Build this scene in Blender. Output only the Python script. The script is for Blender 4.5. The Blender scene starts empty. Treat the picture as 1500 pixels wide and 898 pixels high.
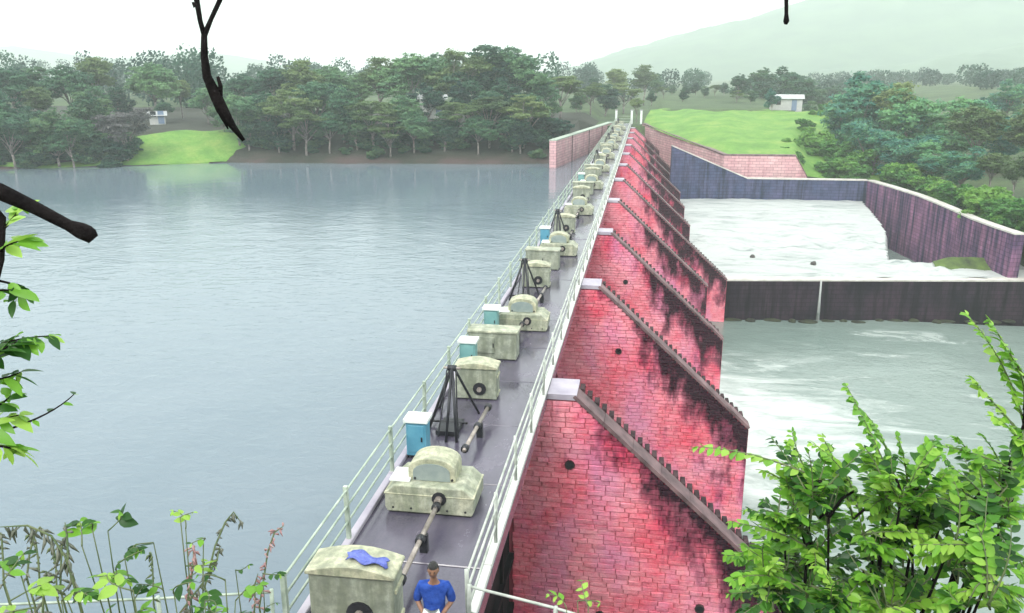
import bpy, bmesh, math, random
import numpy as np
from mathutils import Vector, Matrix, noise as mnoise

random.seed(7)
R = random.Random(11)
rad = math.radians
sc = bpy.context.scene
col = sc.collection

# ------------------------------------------------------------------ camera
FPX = 1200.0
PITCH = math.atan(337 / FPX)
YAW = math.atan(197 / FPX * math.cos(PITCH))
CAM = Vector((0, 0, 8.0))
cd = bpy.data.cameras.new('camera')
cam = bpy.data.objects.new('camera', cd)
col.objects.link(cam)
cam.location = CAM
cam.rotation_euler = (math.pi / 2 - PITCH, 0, YAW)
cd.sensor_width = 36
cd.lens = FPX / 1500 * 36
cd.clip_start = 0.05
cd.clip_end = 6000
sc.camera = cam

# ------------------------------------------------------------------ sky, sun, exposure
SUN_EL, SUN_AZ = 48, 196          # degrees; azimuth clockwise from +Y
w = bpy.data.worlds.new('World')
sc.world = w
w.use_nodes = True
wn = w.node_tree
wn.nodes.clear()
sky = wn.nodes.new('ShaderNodeTexSky')
sky.sky_type = 'NISHITA'
sky.sun_disc = False
sky.sun_elevation = rad(SUN_EL)
sky.sun_rotation = rad(SUN_AZ)
sky.air_density = 1.0
sky.dust_density = 4.0
hs = wn.nodes.new('ShaderNodeHueSaturation')
hs.inputs['Saturation'].default_value = 0.25
mx = wn.nodes.new('ShaderNodeMix')
mx.data_type = 'RGBA'
mx.inputs[0].default_value = 0.86        # closed cloud cover over the clear sky
mx.inputs[7].default_value = (10.9, 11.5, 11.35, 1)
bg = wn.nodes.new('ShaderNodeBackground')
bg.inputs['Strength'].default_value = 0.1
wo = wn.nodes.new('ShaderNodeOutputWorld')
wn.links.new(sky.outputs[0], hs.inputs['Color'])
wn.links.new(hs.outputs[0], mx.inputs[6])
wn.links.new(mx.outputs[2], bg.inputs[0])
wn.links.new(bg.outputs[0], wo.inputs[0])

sl = bpy.data.lights.new('sun', 'SUN')
sl.energy = 1.5
sl.angle = rad(25)
sl.color = (1.0, 0.97, 0.92)
sun = bpy.data.objects.new('sun', sl)
col.objects.link(sun)
sd = Vector((math.sin(rad(SUN_AZ)) * math.cos(rad(SUN_EL)), math.cos(rad(SUN_AZ)) * math.cos(rad(SUN_EL)), math.sin(rad(SUN_EL))))
sun.rotation_euler = sd.to_track_quat('Z', 'Y').to_euler()
sun.location = (0, -20, 60)
sc.view_settings.view_transform = 'Standard'
sc.view_settings.look = 'None'
sc.view_settings.gamma = 1
sc.view_settings.exposure = 1.0
sc.view_settings.use_curve_mapping = False
sc.cycles.max_bounces = 8
sc.cycles.transparent_max_bounces = 8
sc.cycles.volume_bounces = 3

# ------------------------------------------------------------------ measuring helpers (pixel of the 1500x898 photograph -> point at a known depth or height)
_F = Vector((-math.sin(YAW) * math.cos(PITCH), math.cos(YAW) * math.cos(PITCH), -math.sin(PITCH)))
_R = Vector((math.cos(YAW), math.sin(YAW), 0))
_U = _R.cross(_F)
def ray(x, y): return _F * FPX + _R * (x - 750) + _U * (449 - y)
def atY(x, y, Y): d = ray(x, y); return CAM + d * (Y / d.y)
def atZ(x, y, z): d = ray(x, y); return CAM + d * ((z - CAM.z) / d.z)
def atD(x, y, D): return CAM + ray(x, y).normalized() * D

# ------------------------------------------------------------------ node helpers
class NT:
    def __init__(s, name):
        s.m = bpy.data.materials.new(name); s.m.use_nodes = True
        s.t = s.m.node_tree; s.t.nodes.clear()
        s.out = s.t.nodes.new('ShaderNodeOutputMaterial')
        s.b = s.t.nodes.new('ShaderNodeBsdfPrincipled')
        s.t.links.new(s.b.outputs[0], s.out.inputs[0])
        s.pos = None
    def n(s, ty, **k):
        q = s.t.nodes.new(ty)
        for a, v in k.items(): setattr(q, a, v)
        return q
    def l(s, a, b): s.t.links.new(a, b)
    def P(s):
        if s.pos is None: s.pos = s.n('ShaderNodeNewGeometry').outputs['Position']
        return s.pos
    def obj(s): return s.n('ShaderNodeTexCoord').outputs['Object']
    def sep(s, v):
        q = s.n('ShaderNodeSeparateXYZ'); s.l(v, q.inputs[0]); return q.outputs
    def scl(s, v, k):
        q = s.n('ShaderNodeVectorMath', operation='MULTIPLY'); s.l(v, q.inputs[0]); q.inputs[1].default_value = k; return q.outputs[0]
    def noise(s, v, scale=1, detail=4, rough=.55, dist=0):
        q = s.n('ShaderNodeTexNoise'); s.l(v, q.inputs['Vector'])
        q.inputs['Scale'].default_value = scale; q.inputs['Detail'].default_value = detail
        q.inputs['Roughness'].default_value = rough; q.inputs['Distortion'].default_value = dist
        return q.outputs['Fac']
    def math(s, op, a, b=None, c=None, clamp=False):
        q = s.n('ShaderNodeMath', operation=op); q.use_clamp = clamp
        for i, x in enumerate((a, b, c)):
            if x is None: continue
            if isinstance(x, (int, float)): q.inputs[i].default_value = x
            else: s.l(x, q.inputs[i])
        return q.outputs[0]
    def ramp(s, v, stops):
        q = s.n('ShaderNodeValToRGB'); s.l(v, q.inputs[0]); e = q.color_ramp.elements
        while len(e) < len(stops): e.new(0.5)
        for i, (p, c) in enumerate(stops):
            e[i].position = p
            if not isinstance(c, tuple): c = (c, c, c)
            e[i].color = (*c[:3], 1)
        return q.outputs[0]
    def mix(s, f, a, b, mode='MIX'):
        q = s.n('ShaderNodeMix', data_type='RGBA', blend_type=mode)
        for i, x in ((0, f), (6, a), (7, b)):
            if isinstance(x, (int, float)): q.inputs[i].default_value = x
            elif isinstance(x, tuple): q.inputs[i].default_value = (*x[:3], 1)
            else: s.l(x, q.inputs[i])
        return q.outputs[2]
    def bump(s, h, st=.3, dist=.02):
        q = s.n('ShaderNodeBump'); q.inputs['Strength'].default_value = st; q.inputs['Distance'].default_value = dist
        s.l(h, q.inputs['Height']); s.l(q.outputs[0], s.b.inputs['Normal']); return q
    def set(s, base=None, rough=None, metal=None, spec=None, ior=None):
        for k, x in (('Base Color', base), ('Roughness', rough), ('Metallic', metal), ('Specular IOR Level', spec), ('IOR', ior)):
            if x is None: continue
            if isinstance(x, (int, float)): s.b.inputs[k].default_value = x
            elif isinstance(x, tuple): s.b.inputs[k].default_value = (*x[:3], 1)
            else: s.l(x, s.b.inputs[k])
        return s.m

def simple(name, c1, c2, scale=2, rough=.6, bump=.15, metal=0, vs=(1, 1, 1), bscale=None, spec=None):
    t = NT(name); p = t.scl(t.P(), vs)
    n = t.noise(p, scale, 6, .6)
    t.bump(t.noise(p, bscale or scale * 5, 4), bump)
    return t.set(t.ramp(n, [(.3, c1), (.7, c2)]), rough, metal, spec)

# ------------------------------------------------------------------ mesh helpers
class MB:
    def __init__(s): s.v = []; s.f = []; s.t = []
    def add(s, vs, fs, tint=None):
        o = len(s.v); s.v += [tuple(x) for x in vs]; s.f += [tuple(i + o for i in q) for q in fs]
        s.t += [tint] * len(fs)
    def box(s, c, d, rot=None, tint=None):
        x, y, z = d[0] / 2, d[1] / 2, d[2] / 2
        vs = [Vector(q) for q in ((-x, -y, -z), (x, -y, -z), (x, y, -z), (-x, y, -z), (-x, -y, z), (x, -y, z), (x, y, z), (-x, y, z))]
        if rot is not None: vs = [rot @ q for q in vs]
        c = Vector(c)
        s.add([q + c for q in vs], [(0, 3, 2, 1), (4, 5, 6, 7), (0, 1, 5, 4), (1, 2, 6, 5), (2, 3, 7, 6), (3, 0, 4, 7)], tint)
    def prism(s, prof, a, b, axis='y'):
        """extrude 2D outline (ccw) from a to b; axis y: outline in xz; axis x: outline in yz; axis z: xy"""
        def P(q, t):
            return {'y': (q[0], t, q[1]), 'x': (t, q[0], q[1]), 'z': (q[0], q[1], t)}[axis]
        n = len(prof)
        vs = [P(q, a) for q in prof] + [P(q, b) for q in prof]
        fs = [tuple(range(n)), tuple(range(2 * n - 1, n - 1, -1))]
        fs += [(i, i + n, (i + 1) % n + n, (i + 1) % n) for i in range(n)]
        s.add(vs, fs)
    def tube(s, path, r, n=6, cap=True):
        path = [Vector(q) for q in path]
        if not isinstance(r, (list, tuple)): r = [r] * len(path)
        up = None; rings = []
        for i, q in enumerate(path):
            d = (path[min(i + 1, len(path) - 1)] - path[max(i - 1, 0)]).normalized()
            if up is None:
                up = d.orthogonal().normalized()
            else:
                up = (up - d * up.dot(d))
                up = up.normalized() if up.length > 1e-6 else d.orthogonal().normalized()
            sd_ = d.cross(up)
            rings.append([q + (up * math.cos(2 * math.pi * k / n) + sd_ * math.sin(2 * math.pi * k / n)) * r[i] for k in range(n)])
        vs = [v for g in rings for v in g]
        fs = []
        for i in range(len(path) - 1):
            for k in range(n):
                fs.append((i * n + k, i * n + (k + 1) % n, (i + 1) * n + (k + 1) % n, (i + 1) * n + k))
        if cap:
            fs.append(tuple(range(n - 1, -1, -1))); fs.append(tuple((len(path) - 1) * n + k for k in range(n)))
        s.add(vs, fs)
    def mesh(s, name, mat, smooth=False):
        me = bpy.data.meshes.new(name); me.from_pydata(s.v, [], s.f)
        if mat: me.materials.append(mat)
        if any(t is not None for t in s.t):
            at = me.attributes.new('tint', 'FLOAT', 'FACE')
            at.data.foreach_set('value', [0.5 if t is None else t for t in s.t])
        if smooth: me.polygons.foreach_set('use_smooth', [True] * len(me.polygons))
        me.update(); return me
    def build(s, name, mat, parent=None, smooth=False, loc=None):
        return link(name, s.mesh(name, mat, smooth), parent, loc)

def fixnormals(me):
    b = bmesh.new(); b.from_mesh(me); bmesh.ops.recalc_face_normals(b, faces=b.faces); b.to_mesh(me); b.free(); return me

def link(name, me, parent=None, loc=None):
    o = bpy.data.objects.new(name, me); col.objects.link(o)
    if parent: o.parent = parent
    if loc is not None: o.location = loc
    return o

def bev(o, wd=.02, seg=2):
    b = bmesh.new(); b.from_mesh(o.data)
    bmesh.ops.recalc_face_normals(b, faces=b.faces)
    es = [e for e in b.edges if len(e.link_faces) == 2 and e.calc_face_angle() > .5]
    bmesh.ops.bevel(b, geom=es, offset=wd, segments=seg, affect='EDGES', profile=.5)
    b.to_mesh(o.data); b.free(); return o

def tag(o, label, cat, group=None, kind=None):
    if label: o['label'] = label
    if cat: o['category'] = cat
    if group: o['group'] = group
    if kind: o['kind'] = kind
    return o
def thing(name, label, cat, loc=(0, 0, 0), rz=0, group=None):
    o = bpy.data.objects.new(name, None); col.objects.link(o); o.location = loc; o.rotation_euler.z = rz
    o.empty_display_size = .2
    return tag(o, label, cat, group)
def struct(o): o['kind'] = 'structure'; return o
def copy_tree(o, parent=None):
    c = o.copy(); col.objects.link(c)
    if parent: c.parent = parent
    for ch in o.children: copy_tree(ch, c)
    return c
ORD = ['first', 'second', 'third', 'fourth', 'fifth', 'sixth', 'seventh', 'eighth', 'ninth', 'tenth', 'eleventh', 'twelfth']
def fbm(x, y, s=1.0, o=4): return mnoise.fractal(Vector((x * s, y * s, 3.7)), 1.0, 2.0, o)

# ------------------------------------------------------------------ layout constants (metres; deck top z = 0, dam runs along +Y)
WATER, POOL = -3.7, -11.6
DX0, DX1 = -4.95, -2.22
PIER_Y0, BAY, NP = 20.0, 11.75, 11
SLX, SLK = -1.45, 0.92
DAM_END = 148.0
def slope_z(x): return -SLK * (x - SLX) if x > SLX else 0.0

# ------------------------------------------------------------------ materials
def brick_material():
    t = NT('pink_brick'); p = t.P(); X, Y, Z = t.sep(p)
    big = t.noise(t.scl(p, (1, .6, 1)), .42, 5, .62)
    cell = t.noise(t.scl(p, (2.6, 1, 6.2)), 1.0, 3, .7)
    c = t.mix(t.ramp(big, [(.34, 0.0), (.57, 1.0)]), (.84, .07, .13), (.90, .36, .43))
    c = t.mix(t.ramp(cell, [(.34, 0), (.66, 1)]), t.mix(.36, c, (.60, .03, .095)), t.mix(.25, c, (.90, .40, .43)))
    purple = t.noise(t.scl(p, (.7, .8, .35)), 1.0, 4, .6)
    c = t.mix(t.math('MULTIPLY', t.ramp(purple, [(.48, 0), (.7, 1)]), .6), c, (.66, .28, .50))
    # algae and soot that ran down from the coping
    xs = t.math('MAXIMUM', t.math('ADD', X, -SLX), 0.0)
    s = t.math('SUBTRACT', t.math('MULTIPLY', xs, -SLK), Z)
    st = t.noise(t.scl(p, (1.5, .83, .42)), 1.0, 6, .66, .3)
    bl = t.noise(t.scl(p, (.9, 1.37, .8)), 1.0, 5, .62)
    drop = t.math('MULTIPLY', t.math('MINIMUM', s, 6.0), -.06)
    right = t.math('ADD', t.math('MULTIPLY', t.math('MINIMUM', xs, 4.5), .05), t.math('MULTIPLY', t.math('MULTIPLY', t.math('SUBTRACT', 2.2, s, clamp=False), .12, clamp=True), t.math('MULTIPLY', t.math('ADD', xs, -1.0), .9, clamp=True)))
    k = t.math('ADD', t.math('ADD', t.math('ADD', st, t.math('MULTIPLY', bl, .55)), drop), right)
    m = t.math('MULTIPLY', t.math('ADD', k, -.872), 4.5, clamp=True)
    c = t.mix(t.math('MULTIPLY', t.math('ADD', k, -.79), 5, clamp=True), c, t.mix(.5, c, (.22, .012, .09)))
    c = t.mix(m, c, (.018, .010, .018))
    fine = t.noise(p, 22, 4, .65)
    c = t.mix(t.ramp(fine, [(.3, .3), (.55, 0)]), c, (.22, .03, .06))
    t.bump(t.math('ADD', fine, t.math('MULTIPLY', t.noise(p, 6, 3), 1.5)), .55, .03)
    return t.set(c, t.math('SUBTRACT', .82, t.math('MULTIPLY', m, .2)), spec=.12)
M_BRICK = brick_material()
def mortar_material():
    t = NT('brick_mortar'); p = t.P()
    n = t.noise(t.scl(p, (1.5, .83, .42)), 1.0, 6, .66, .3)
    t.bump(t.noise(p, 14, 4), .5, .03)
    return t.set(t.ramp(n, [(.35, (.56, .10, .15)), (.62, (.30, .045, .08))]), .9)
M_MORTAR = mortar_material()
M_COPING = simple('worn_coping', (.05, .032, .036), (.24, .145, .155), 1.7, .7, .4)
M_STEP = simple('dark_step_stone', (.012, .009, .011), (.08, .045, .05), 2.3, .8, .5, spec=.15)
M_CAP = simple('lilac_cap_concrete', (.30, .27, .34), (.46, .42, .48), 1.4, .55, .25)
def deck_material():
    t = NT('wet_deck'); p = t.P()
    n = t.noise(t.scl(p, (1, .45, 1)), .9, 6, .62)
    f = t.noise(p, 26, 4)
    c = t.ramp(n, [(.3, (.035, .032, .05)), (.52, (.085, .075, .11)), (.72, (.16, .14, .19))])
    c = t.mix(t.ramp(f, [(.35, .5), (.6, 0)]), c, (.10, .09, .12))
    t.bump(f, .12, .01)
    return t.set(c, t.ramp(n, [(.35, .05), (.62, .30)]), spec=.6)
M_DECK = deck_material()
M_RAIL = simple('white_rail_paint', (.28, .31, .27), (.60, .63, .58), 3.1, .5, .25)
M_RAILG = simple('pale_green_rail_paint', (.22, .28, .22), (.48, .55, .46), 3.3, .5, .25)
M_KERB = simple('white_kerb', (.50, .50, .48), (.74, .74, .72), 1.2, .6, .3)
def housing_material(name, top, side, low):
    t = NT(name); p = t.P(); nz = t.sep(t.n('ShaderNodeNewGeometry').outputs['Normal'])[2]
    n = t.noise(p, 1.7, 6, .65); st = t.noise(t.scl(p, (3.5, 3.5, .7)), 1.2, 5, .6)
    c = t.mix(t.ramp(n, [(.35, 0), (.65, 1)]), side, top)
    c = t.mix(t.math('MULTIPLY', t.ramp(st, [(.40, 0), (.62, 1)]), .85), c, low)
    c = t.mix(t.ramp(t.noise(p, 7, 6, .7), [(.42, .55), (.62, 0)]), c, (.13, .145, .115))
    t.bump(t.noise(p, 16, 4), .2, .01)
    return t.set(c, .55)
M_HA = housing_material('cream_green_housing', (.56, .55, .40), (.41, .43, .35), (.24, .27, .18))
M_HB = housing_material('grey_green_housing', (.44, .46, .36), (.33, .36, .30), (.18, .20, .14))
M_HT = housing_material('cream_lid', (.62, .58, .40), (.50, .50, .36), (.32, .34, .22))
M_SLATE = simple('grey_patch', (.18, .23, .23), (.30, .34, .32), 3, .5, .15)
M_BLACK = simple('black_steel', (.010, .011, .014), (.035, .036, .045), 5, .42, .2, .3)
M_SHAFT = simple('worn_shaft', (.20, .17, .15), (.48, .42, .38), 6, .35, .2, .4)
M_BLUEBOX = simple('blue_enamel', (.07, .25, .36), (.12, .34, .46), 2.5, .35, .1)
M_TEALBOX = simple('teal_enamel', (.12, .29, .29), (.20, .39, .38), 2.5, .35, .1)
M_WHITE = simple('white_enamel', (.68, .72, .70), (.82, .85, .83), 2.5, .4, .1)
M_TARP = simple('blue_tarp', (.05, .07, .30), (.14, .18, .55), 9, .4, .5)
M_GATE = simple('gate_steel', (.004, .004, .005), (.016, .015, .018), 2.5, .7, .3, spec=.1)
def wallmat(name, a, b, cdark, sx=1.0, thr=.55):
    t = NT(name); p = t.P()
    br = t.n('ShaderNodeTexBrick'); br.offset = .5
    X, Y, Z = t.sep(p)
    cmb = t.n('ShaderNodeCombineXYZ'); t.l(t.math('ADD', X, t.math('MULTIPLY', Y, .9)), cmb.inputs[0]); t.l(Z, cmb.inputs[1])
    t.l(cmb.outputs[0], br.inputs['Vector'])
    br.inputs['Scale'].default_value = 1; br.inputs['Brick Width'].default_value = .9; br.inputs['Row Height'].default_value = .36
    br.inputs['Mortar Size'].default_value = .025
    br.inputs['Color1'].default_value = (1, 1, 1, 1); br.inputs['Color2'].default_value = (.72, .72, .72, 1); br.inputs['Mortar'].default_value = (.35, .35, .35, 1)
    n = t.noise(t.scl(p, (.5 * sx, .5 * sx, .3)), 1, 5, .6)
    st = t.noise(t.scl(p, (1.6 * sx, 1.6 * sx, .12)), 1, 5, .65)
    c = t.mix(t.ramp(n, [(.35, 0), (.65, 1)]), a, b)
    c = t.mix(t.ramp(st, [(thr - .1, 0), (thr + .12, 1)]), c, cdark)
    c = t.mix(.8, c, br.outputs[0], 'MULTIPLY')
    t.bump(t.math('ADD', br.outputs['Fac'], t.math('MULTIPLY', t.noise(p, 5, 4), -1)), .6, .05)
    return t.set(c, .85, spec=.12)
M_PINKWALL = wallmat('pale_pink_wall', (.66, .37, .40), (.72, .47, .48), (.50, .27, .29), thr=.6)
M_BLUEWALL = wallmat('blue_black_wall', (.055, .075, .15), (.10, .10, .19), (.02, .03, .05), thr=.56)
M_PURPWALL = wallmat('purple_streaked_wall', (.16, .085, .18), (.36, .16, .27), (.035, .035, .075), thr=.5)
M_WEIR = wallmat('weir_stone', (.012, .010, .018), (.05, .028, .045), (.005, .006, .009), thr=.52)
M_WALLTOP = simple('pale_wall_top', (.40, .38, .34), (.62, .60, .56), 1.1, .6, .3)
M_DAMP = simple('mossy_foot', (.008, .009, .006), (.035, .045, .015), 1.3, .8, .6)

def water_material(name, a, b, rscale, bstr, foam=None):
    t = NT(name); p = t.P()
    n = t.noise(t.scl(p, (.05, .03, 1)), 1, 4, .6)
    c = t.mix(t.ramp(n, [(.35, 0), (.65, 1)]), a, b)
    rip = t.noise(t.scl(p, (1.0, 1.7, 1)), rscale, 3, .6, .6)
    rip2 = t.noise(t.scl(p, (1.0, 1.5, 1)), rscale * .23, 2, .5, .3)
    h = t.math('ADD', rip, t.math('MULTIPLY', rip2, 1.6))
    rough = .09
    if foam: c, rough = foam(t, p, c)
    if name == 'reservoir_water':
        calm = t.ramp(t.math('MULTIPLY', t.sep(p)[1], 1 / 125.0), [(.35, 1.0), (.72, .25), (.9, .10)])
        h = t.math('MULTIPLY', h, calm)
    t.bump(h, bstr, .12)
    return t.set(c, rough, ior=1.33, spec=.5)
def lee(t, p, c): return c, .07
M_WATER = water_material('reservoir_water', (.13, .176, .212), (.165, .208, .245), 1.3, .32, lee)
def pool_foam(t, p, c):
    X, Y, Z = t.sep(p)
    # foam thrown out of the sluices: streaks running downstream from the pier ends
    n = t.noise(t.scl(p, (.10, .32, 1)), 1, 6, .65, 1.2)
    near = t.math('SUBTRACT', 1.0, t.math('MULTIPLY', t.math('ABSOLUTE', t.math('ADD', Y, -46)), 1 / 17.0), clamp=True)
    nx = t.math('SUBTRACT', 1.0, t.math('MULTIPLY', t.math('ABSOLUTE', t.math('ADD', X, -5)), 1 / 13.0), clamp=True)
    k = t.math('ADD', t.math('MULTIPLY', n, .9), t.math('MULTIPLY', t.math('MULTIPLY', near, nx), .50))
    m = t.ramp(k, [(.53, 0), (.78, 1)])
    fine = t.noise(t.scl(p, (.5, 1.1, 1)), 1, 5, .7, .8)
    m2 = t.math('MULTIPLY', m, t.ramp(fine, [(.3, .35), (.55, 1)]))
    return t.mix(m2, c, (.56, .60, .58)), t.math('ADD', .12, t.math('MULTIPLY', m2, .6))
M_POOL = water_material('pool_water', (.145, .195, .178), (.20, .25, .228), 1.9, .3, pool_foam)
def foam_material():
    t = NT('white_water'); p = t.P()
    n = t.noise(t.scl(p, (.25, .8, .8)), 1, 6, .7, .8)
    f = t.noise(t.scl(p, (1.2, 3.0, 3)), 1, 5, .7)
    c = t.ramp(n, [(.30, (.17, .205, .20)), (.5, (.42, .44, .43))])
    t.bump(t.math('ADD', n, f), .5, .2)
    return t.set(c, .55)
M_FOAM = foam_material()

def leaf_material(name, cols, transl=.35, rough=.55, objrand=.5):
    t = NT(name)
    at = t.n('ShaderNodeAttribute', attribute_name='tint').outputs['Fac']
    oi = t.n('ShaderNodeObjectInfo').outputs['Random']
    f = t.math('ADD', t.math('MULTIPLY', at, 1 - objrand), t.math('MULTIPLY', oi, objrand))
    c = t.ramp(f, [(i / (len(cols) - 1) * .8 + .1, q) for i, q in enumerate(cols)])
    t.set(c, rough, spec=.35)
    tr = t.n('ShaderNodeBsdfTranslucent'); t.l(c, tr.inputs[0])
    mxs = t.n('ShaderNodeMixShader'); mxs.inputs[0].default_value = transl
    t.l(t.b.outputs[0], mxs.inputs[1]); t.l(tr.outputs[0], mxs.inputs[2]); t.l(mxs.outputs[0], t.out.inputs[0])
    return t.m
M_LEAF_DARK = leaf_material('dark_foliage', [(.012, .05, .042), (.04, .12, .065), (.12, .22, .085)])
M_LEAF_MID = leaf_material('mid_green_foliage', [(.025, .085, .055), (.075, .19, .095), (.17, .31, .13)])
M_LEAF_OLIVE = leaf_material('olive_foliage', [(.035, .075, .03), (.10, .17, .06), (.21, .28, .10)])
M_LEAF_MAUVE = leaf_material('mauve_foliage', [(.07, .075, .075), (.14, .135, .14), (.19, .20, .17)])
M_LEAF_TEAL = leaf_material('teal_foliage', [(.012, .075, .08), (.05, .20, .15), (.16, .36, .14)])
M_LEAF_LIME = leaf_material('lime_foliage', [(.03, .12, .03), (.085, .25, .05), (.19, .37, .07)])
M_LEAF_NEAR = leaf_material('bush_leaf', [(.010, .05, .012), (.07, .22, .022), (.19, .43, .04), (.34, .56, .09)], .4, .42, 0.0)
M_BARK = simple('grey_bark', (.10, .085, .075), (.34, .30, .28), 3, .85, .6)
M_BARKD = simple('dark_twig_bark', (.004, .0035, .004), (.016, .013, .013), 20, .9, .5, bscale=80, spec=.08)
M_STEM = simple('green_stem', (.05, .09, .03), (.14, .16, .07), 12, .6, .2)
M_STRAW = simple('grass_head', (.07, .085, .06), (.20, .20, .16), 30, .7, .2)
M_REDSTEM = simple('red_grass_head', (.26, .12, .13), (.42, .27, .25), 30, .7, .2)

def ground_material():
    t = NT('ground'); p = t.P()
    X, Y, Z = t.sep(p)
    n = t.noise(p, .12, 6, .65); f = t.noise(p, 1.7, 5, .7)
    c = t.mix(t.ramp(n, [(.4, 0), (.6, 1)]), (.035, .085, .025), (.075, .14, .04))
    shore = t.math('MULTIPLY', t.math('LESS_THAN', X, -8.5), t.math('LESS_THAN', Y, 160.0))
    c = t.mix(t.math('MULTIPLY', shore, .93), c, t.mix(t.noise(p, .5, 4), (.010, .014, .012), (.030, .036, .022)))  # dark forest floor, with shade beneath the far-shore crowns painted into the colour
    c = t.mix(t.ramp(f, [(.4, .6), (.65, 0)]), c, (.035, .028, .02))
    # bare red-brown mud along the drawdown line of the reservoir
    mud = t.math('SUBTRACT', 1.0, t.math('MULTIPLY', t.math('ABSOLUTE', t.math('ADD', Z, 3.4)), 1.1), clamp=True)
    c = t.mix(t.math('MULTIPLY', mud, t.ramp(t.noise(p, .16, 3), [(.4, 0), (.6, .8)])), c, (.085, .05, .05))
    t.bump(f, .6, .3)
    return t.set(c, .9)
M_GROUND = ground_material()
def grass_material():
    t = NT('bright_grass'); p = t.P()
    n = t.noise(p, .23, 7, .68); f = t.noise(p, 2.2, 6, .8)
    c = t.ramp(n, [(.3, (.065, .17, .025)), (.5, (.13, .275, .04)), (.7, (.24, .33, .07))])
    c = t.mix(t.ramp(f, [(.35, .5), (.6, 0)]), c, (.06, .17, .015))
    t.bump(f, .7, .2)
    return t.set(c, .85)
M_GRASS = grass_material()
M_LEDGE = simple('mossy_ledge', (.02, .03, .012), (.10, .16, .03), .8, .9, .6)
M_HILL = simple('hill_forest', (.025, .065, .04), (.08, .14, .075), .02, .95, .8, bscale=.05)
M_EARTH = simple('bank_earth', (.04, .05, .02), (.10, .10, .05), 1.2, .9, .6)
M_ROOF = simple('red_tiles', (.20, .07, .05), (.32, .13, .09), 3, .8, .3)
M_ROOFG = simple('grey_roof_sheet', (.30, .32, .33), (.45, .46, .46), 2, .5, .2)
M_WHITEWALL = simple('whitewash', (.34, .35, .34), (.50, .50, .48), 1, .7, .1)
M_BLUEWASH = simple('blue_wash', (.12, .17, .26), (.20, .26, .36), 1, .7, .1)
M_PANE = simple('dark_pane', (.01, .012, .015), (.03, .035, .04), 2, .15, .0)
M_ROCK = simple('wet_rock', (.02, .02, .02), (.07, .06, .055), 3, .5, .6)

# ================================================================== THE LARGE STRUCTURE
SHORE = [(-420, 45), (-160, 76), (-83, 96.3), (-68, 103), (-57, 109), (-32, 111.4), (-14, 114), (-11.8, 112), (-6.6, 149)]
def shore_y(x):
    for (a, ya), (b, yb) in zip(SHORE[:7], SHORE[1:7]):
        if x <= b: return ya + (yb - ya) * max(0, (x - a)) / (b - a)
    return 114
def land_z(x, y):
    """ground level of the open country"""
    h = 0.0
    if x < -9:                                     # wooded shore beyond the reservoir
        d = y - shore_y(min(x, -14)) - 1.2 * fbm(x, y, .09, 3)
        if d < 0: return max(-9, WATER + .35 * d)
        return WATER + min(.34 * d, 4.0) + .03 * min(80, max(0, d - 12)) + .35 * fbm(x, y, .1, 4) * min(1, d / 5)
    # dam end and downstream side
    if x < 1.0:
        return -15 if y < 146 else -.3 + .012 * min(60, y - 146) + .02 * fbm(x, y, .2)
    if y < 112 + (0 if x < 29 else -200):
        if x < 29: return -15.0
    if x >= 29:                                    # wooded slope right of the training wall
        if x < 33.5: return -15 if y < 112 else -5.5
        e = x - 33.5
        z = -5.2 + .10 * min(e, 60) + .05 * min(80, max(0, y - 110))
        z += .5 * fbm(x, y, .06, 4)
        if y < 66: z -= min(7.5, (66 - y) * .5)
        return z
    if y < 150: return -6.0
    return -6.0 + min(8.0, (y - 150) * .8) if y < 160 else 2.0 + .02 * min(60, y - 160) + .4 * fbm(x, y, .05)

def axis(lo, hi, dense_lo, dense_hi, step, grow=1.12):
    a = list(np.arange(dense_lo, dense_hi + .01, step))
    s = step; q = dense_lo
    while q > lo: s *= grow; q -= s; a.insert(0, max(q, lo))
    s = step; q = dense_hi
    while q < hi: s *= grow; q += s; a.append(min(q, hi))
    return a
gx = axis(-3400, 3400, -100, 90, 2.4, 1.16); gy = axis(40, 3400, 60, 180, 2.4, 1.16)
m = MB(); nx = len(gx)
for y in gy:
    for x in gx:
        z = land_z(x, y)
        if y < 60: z = min(z, WATER - 3 if x < 0 else z)
        m.v.append((x, y, z))
for j in range(len(gy) - 1):
    for i in range(nx - 1):
        a = j * nx + i; m.f.append((a, a + 1, a + nx + 1, a + nx))
m.t = [None] * len(m.f)
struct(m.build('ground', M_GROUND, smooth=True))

# the hillside under the camera
def bank_z(x, y):
    z = 6.35 - .97 * max(0, y - .35) - .02 * max(0, y) ** 2
    return max(-14, z + .12 * fbm(x, y, .7, 3) - .15 * max(0, abs(x) - 6))
m = MB(); bx_ = np.linspace(-60, 45, 106); by_ = list(np.linspace(-40, 0, 17)) + list(np.linspace(.6, 24, 40))
for y in by_:
    for x in bx_: m.v.append((x, y, bank_z(x, y)))
for j in range(len(by_) - 1):
    for i in range(len(bx_) - 1):
        a = j * len(bx_) + i; m.f.append((a, a + 1, a + len(bx_) + 1, a + len(bx_)))
m.t = [None] * len(m.f)
struct(m.build('near_bank', M_EARTH, smooth=True))

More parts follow.
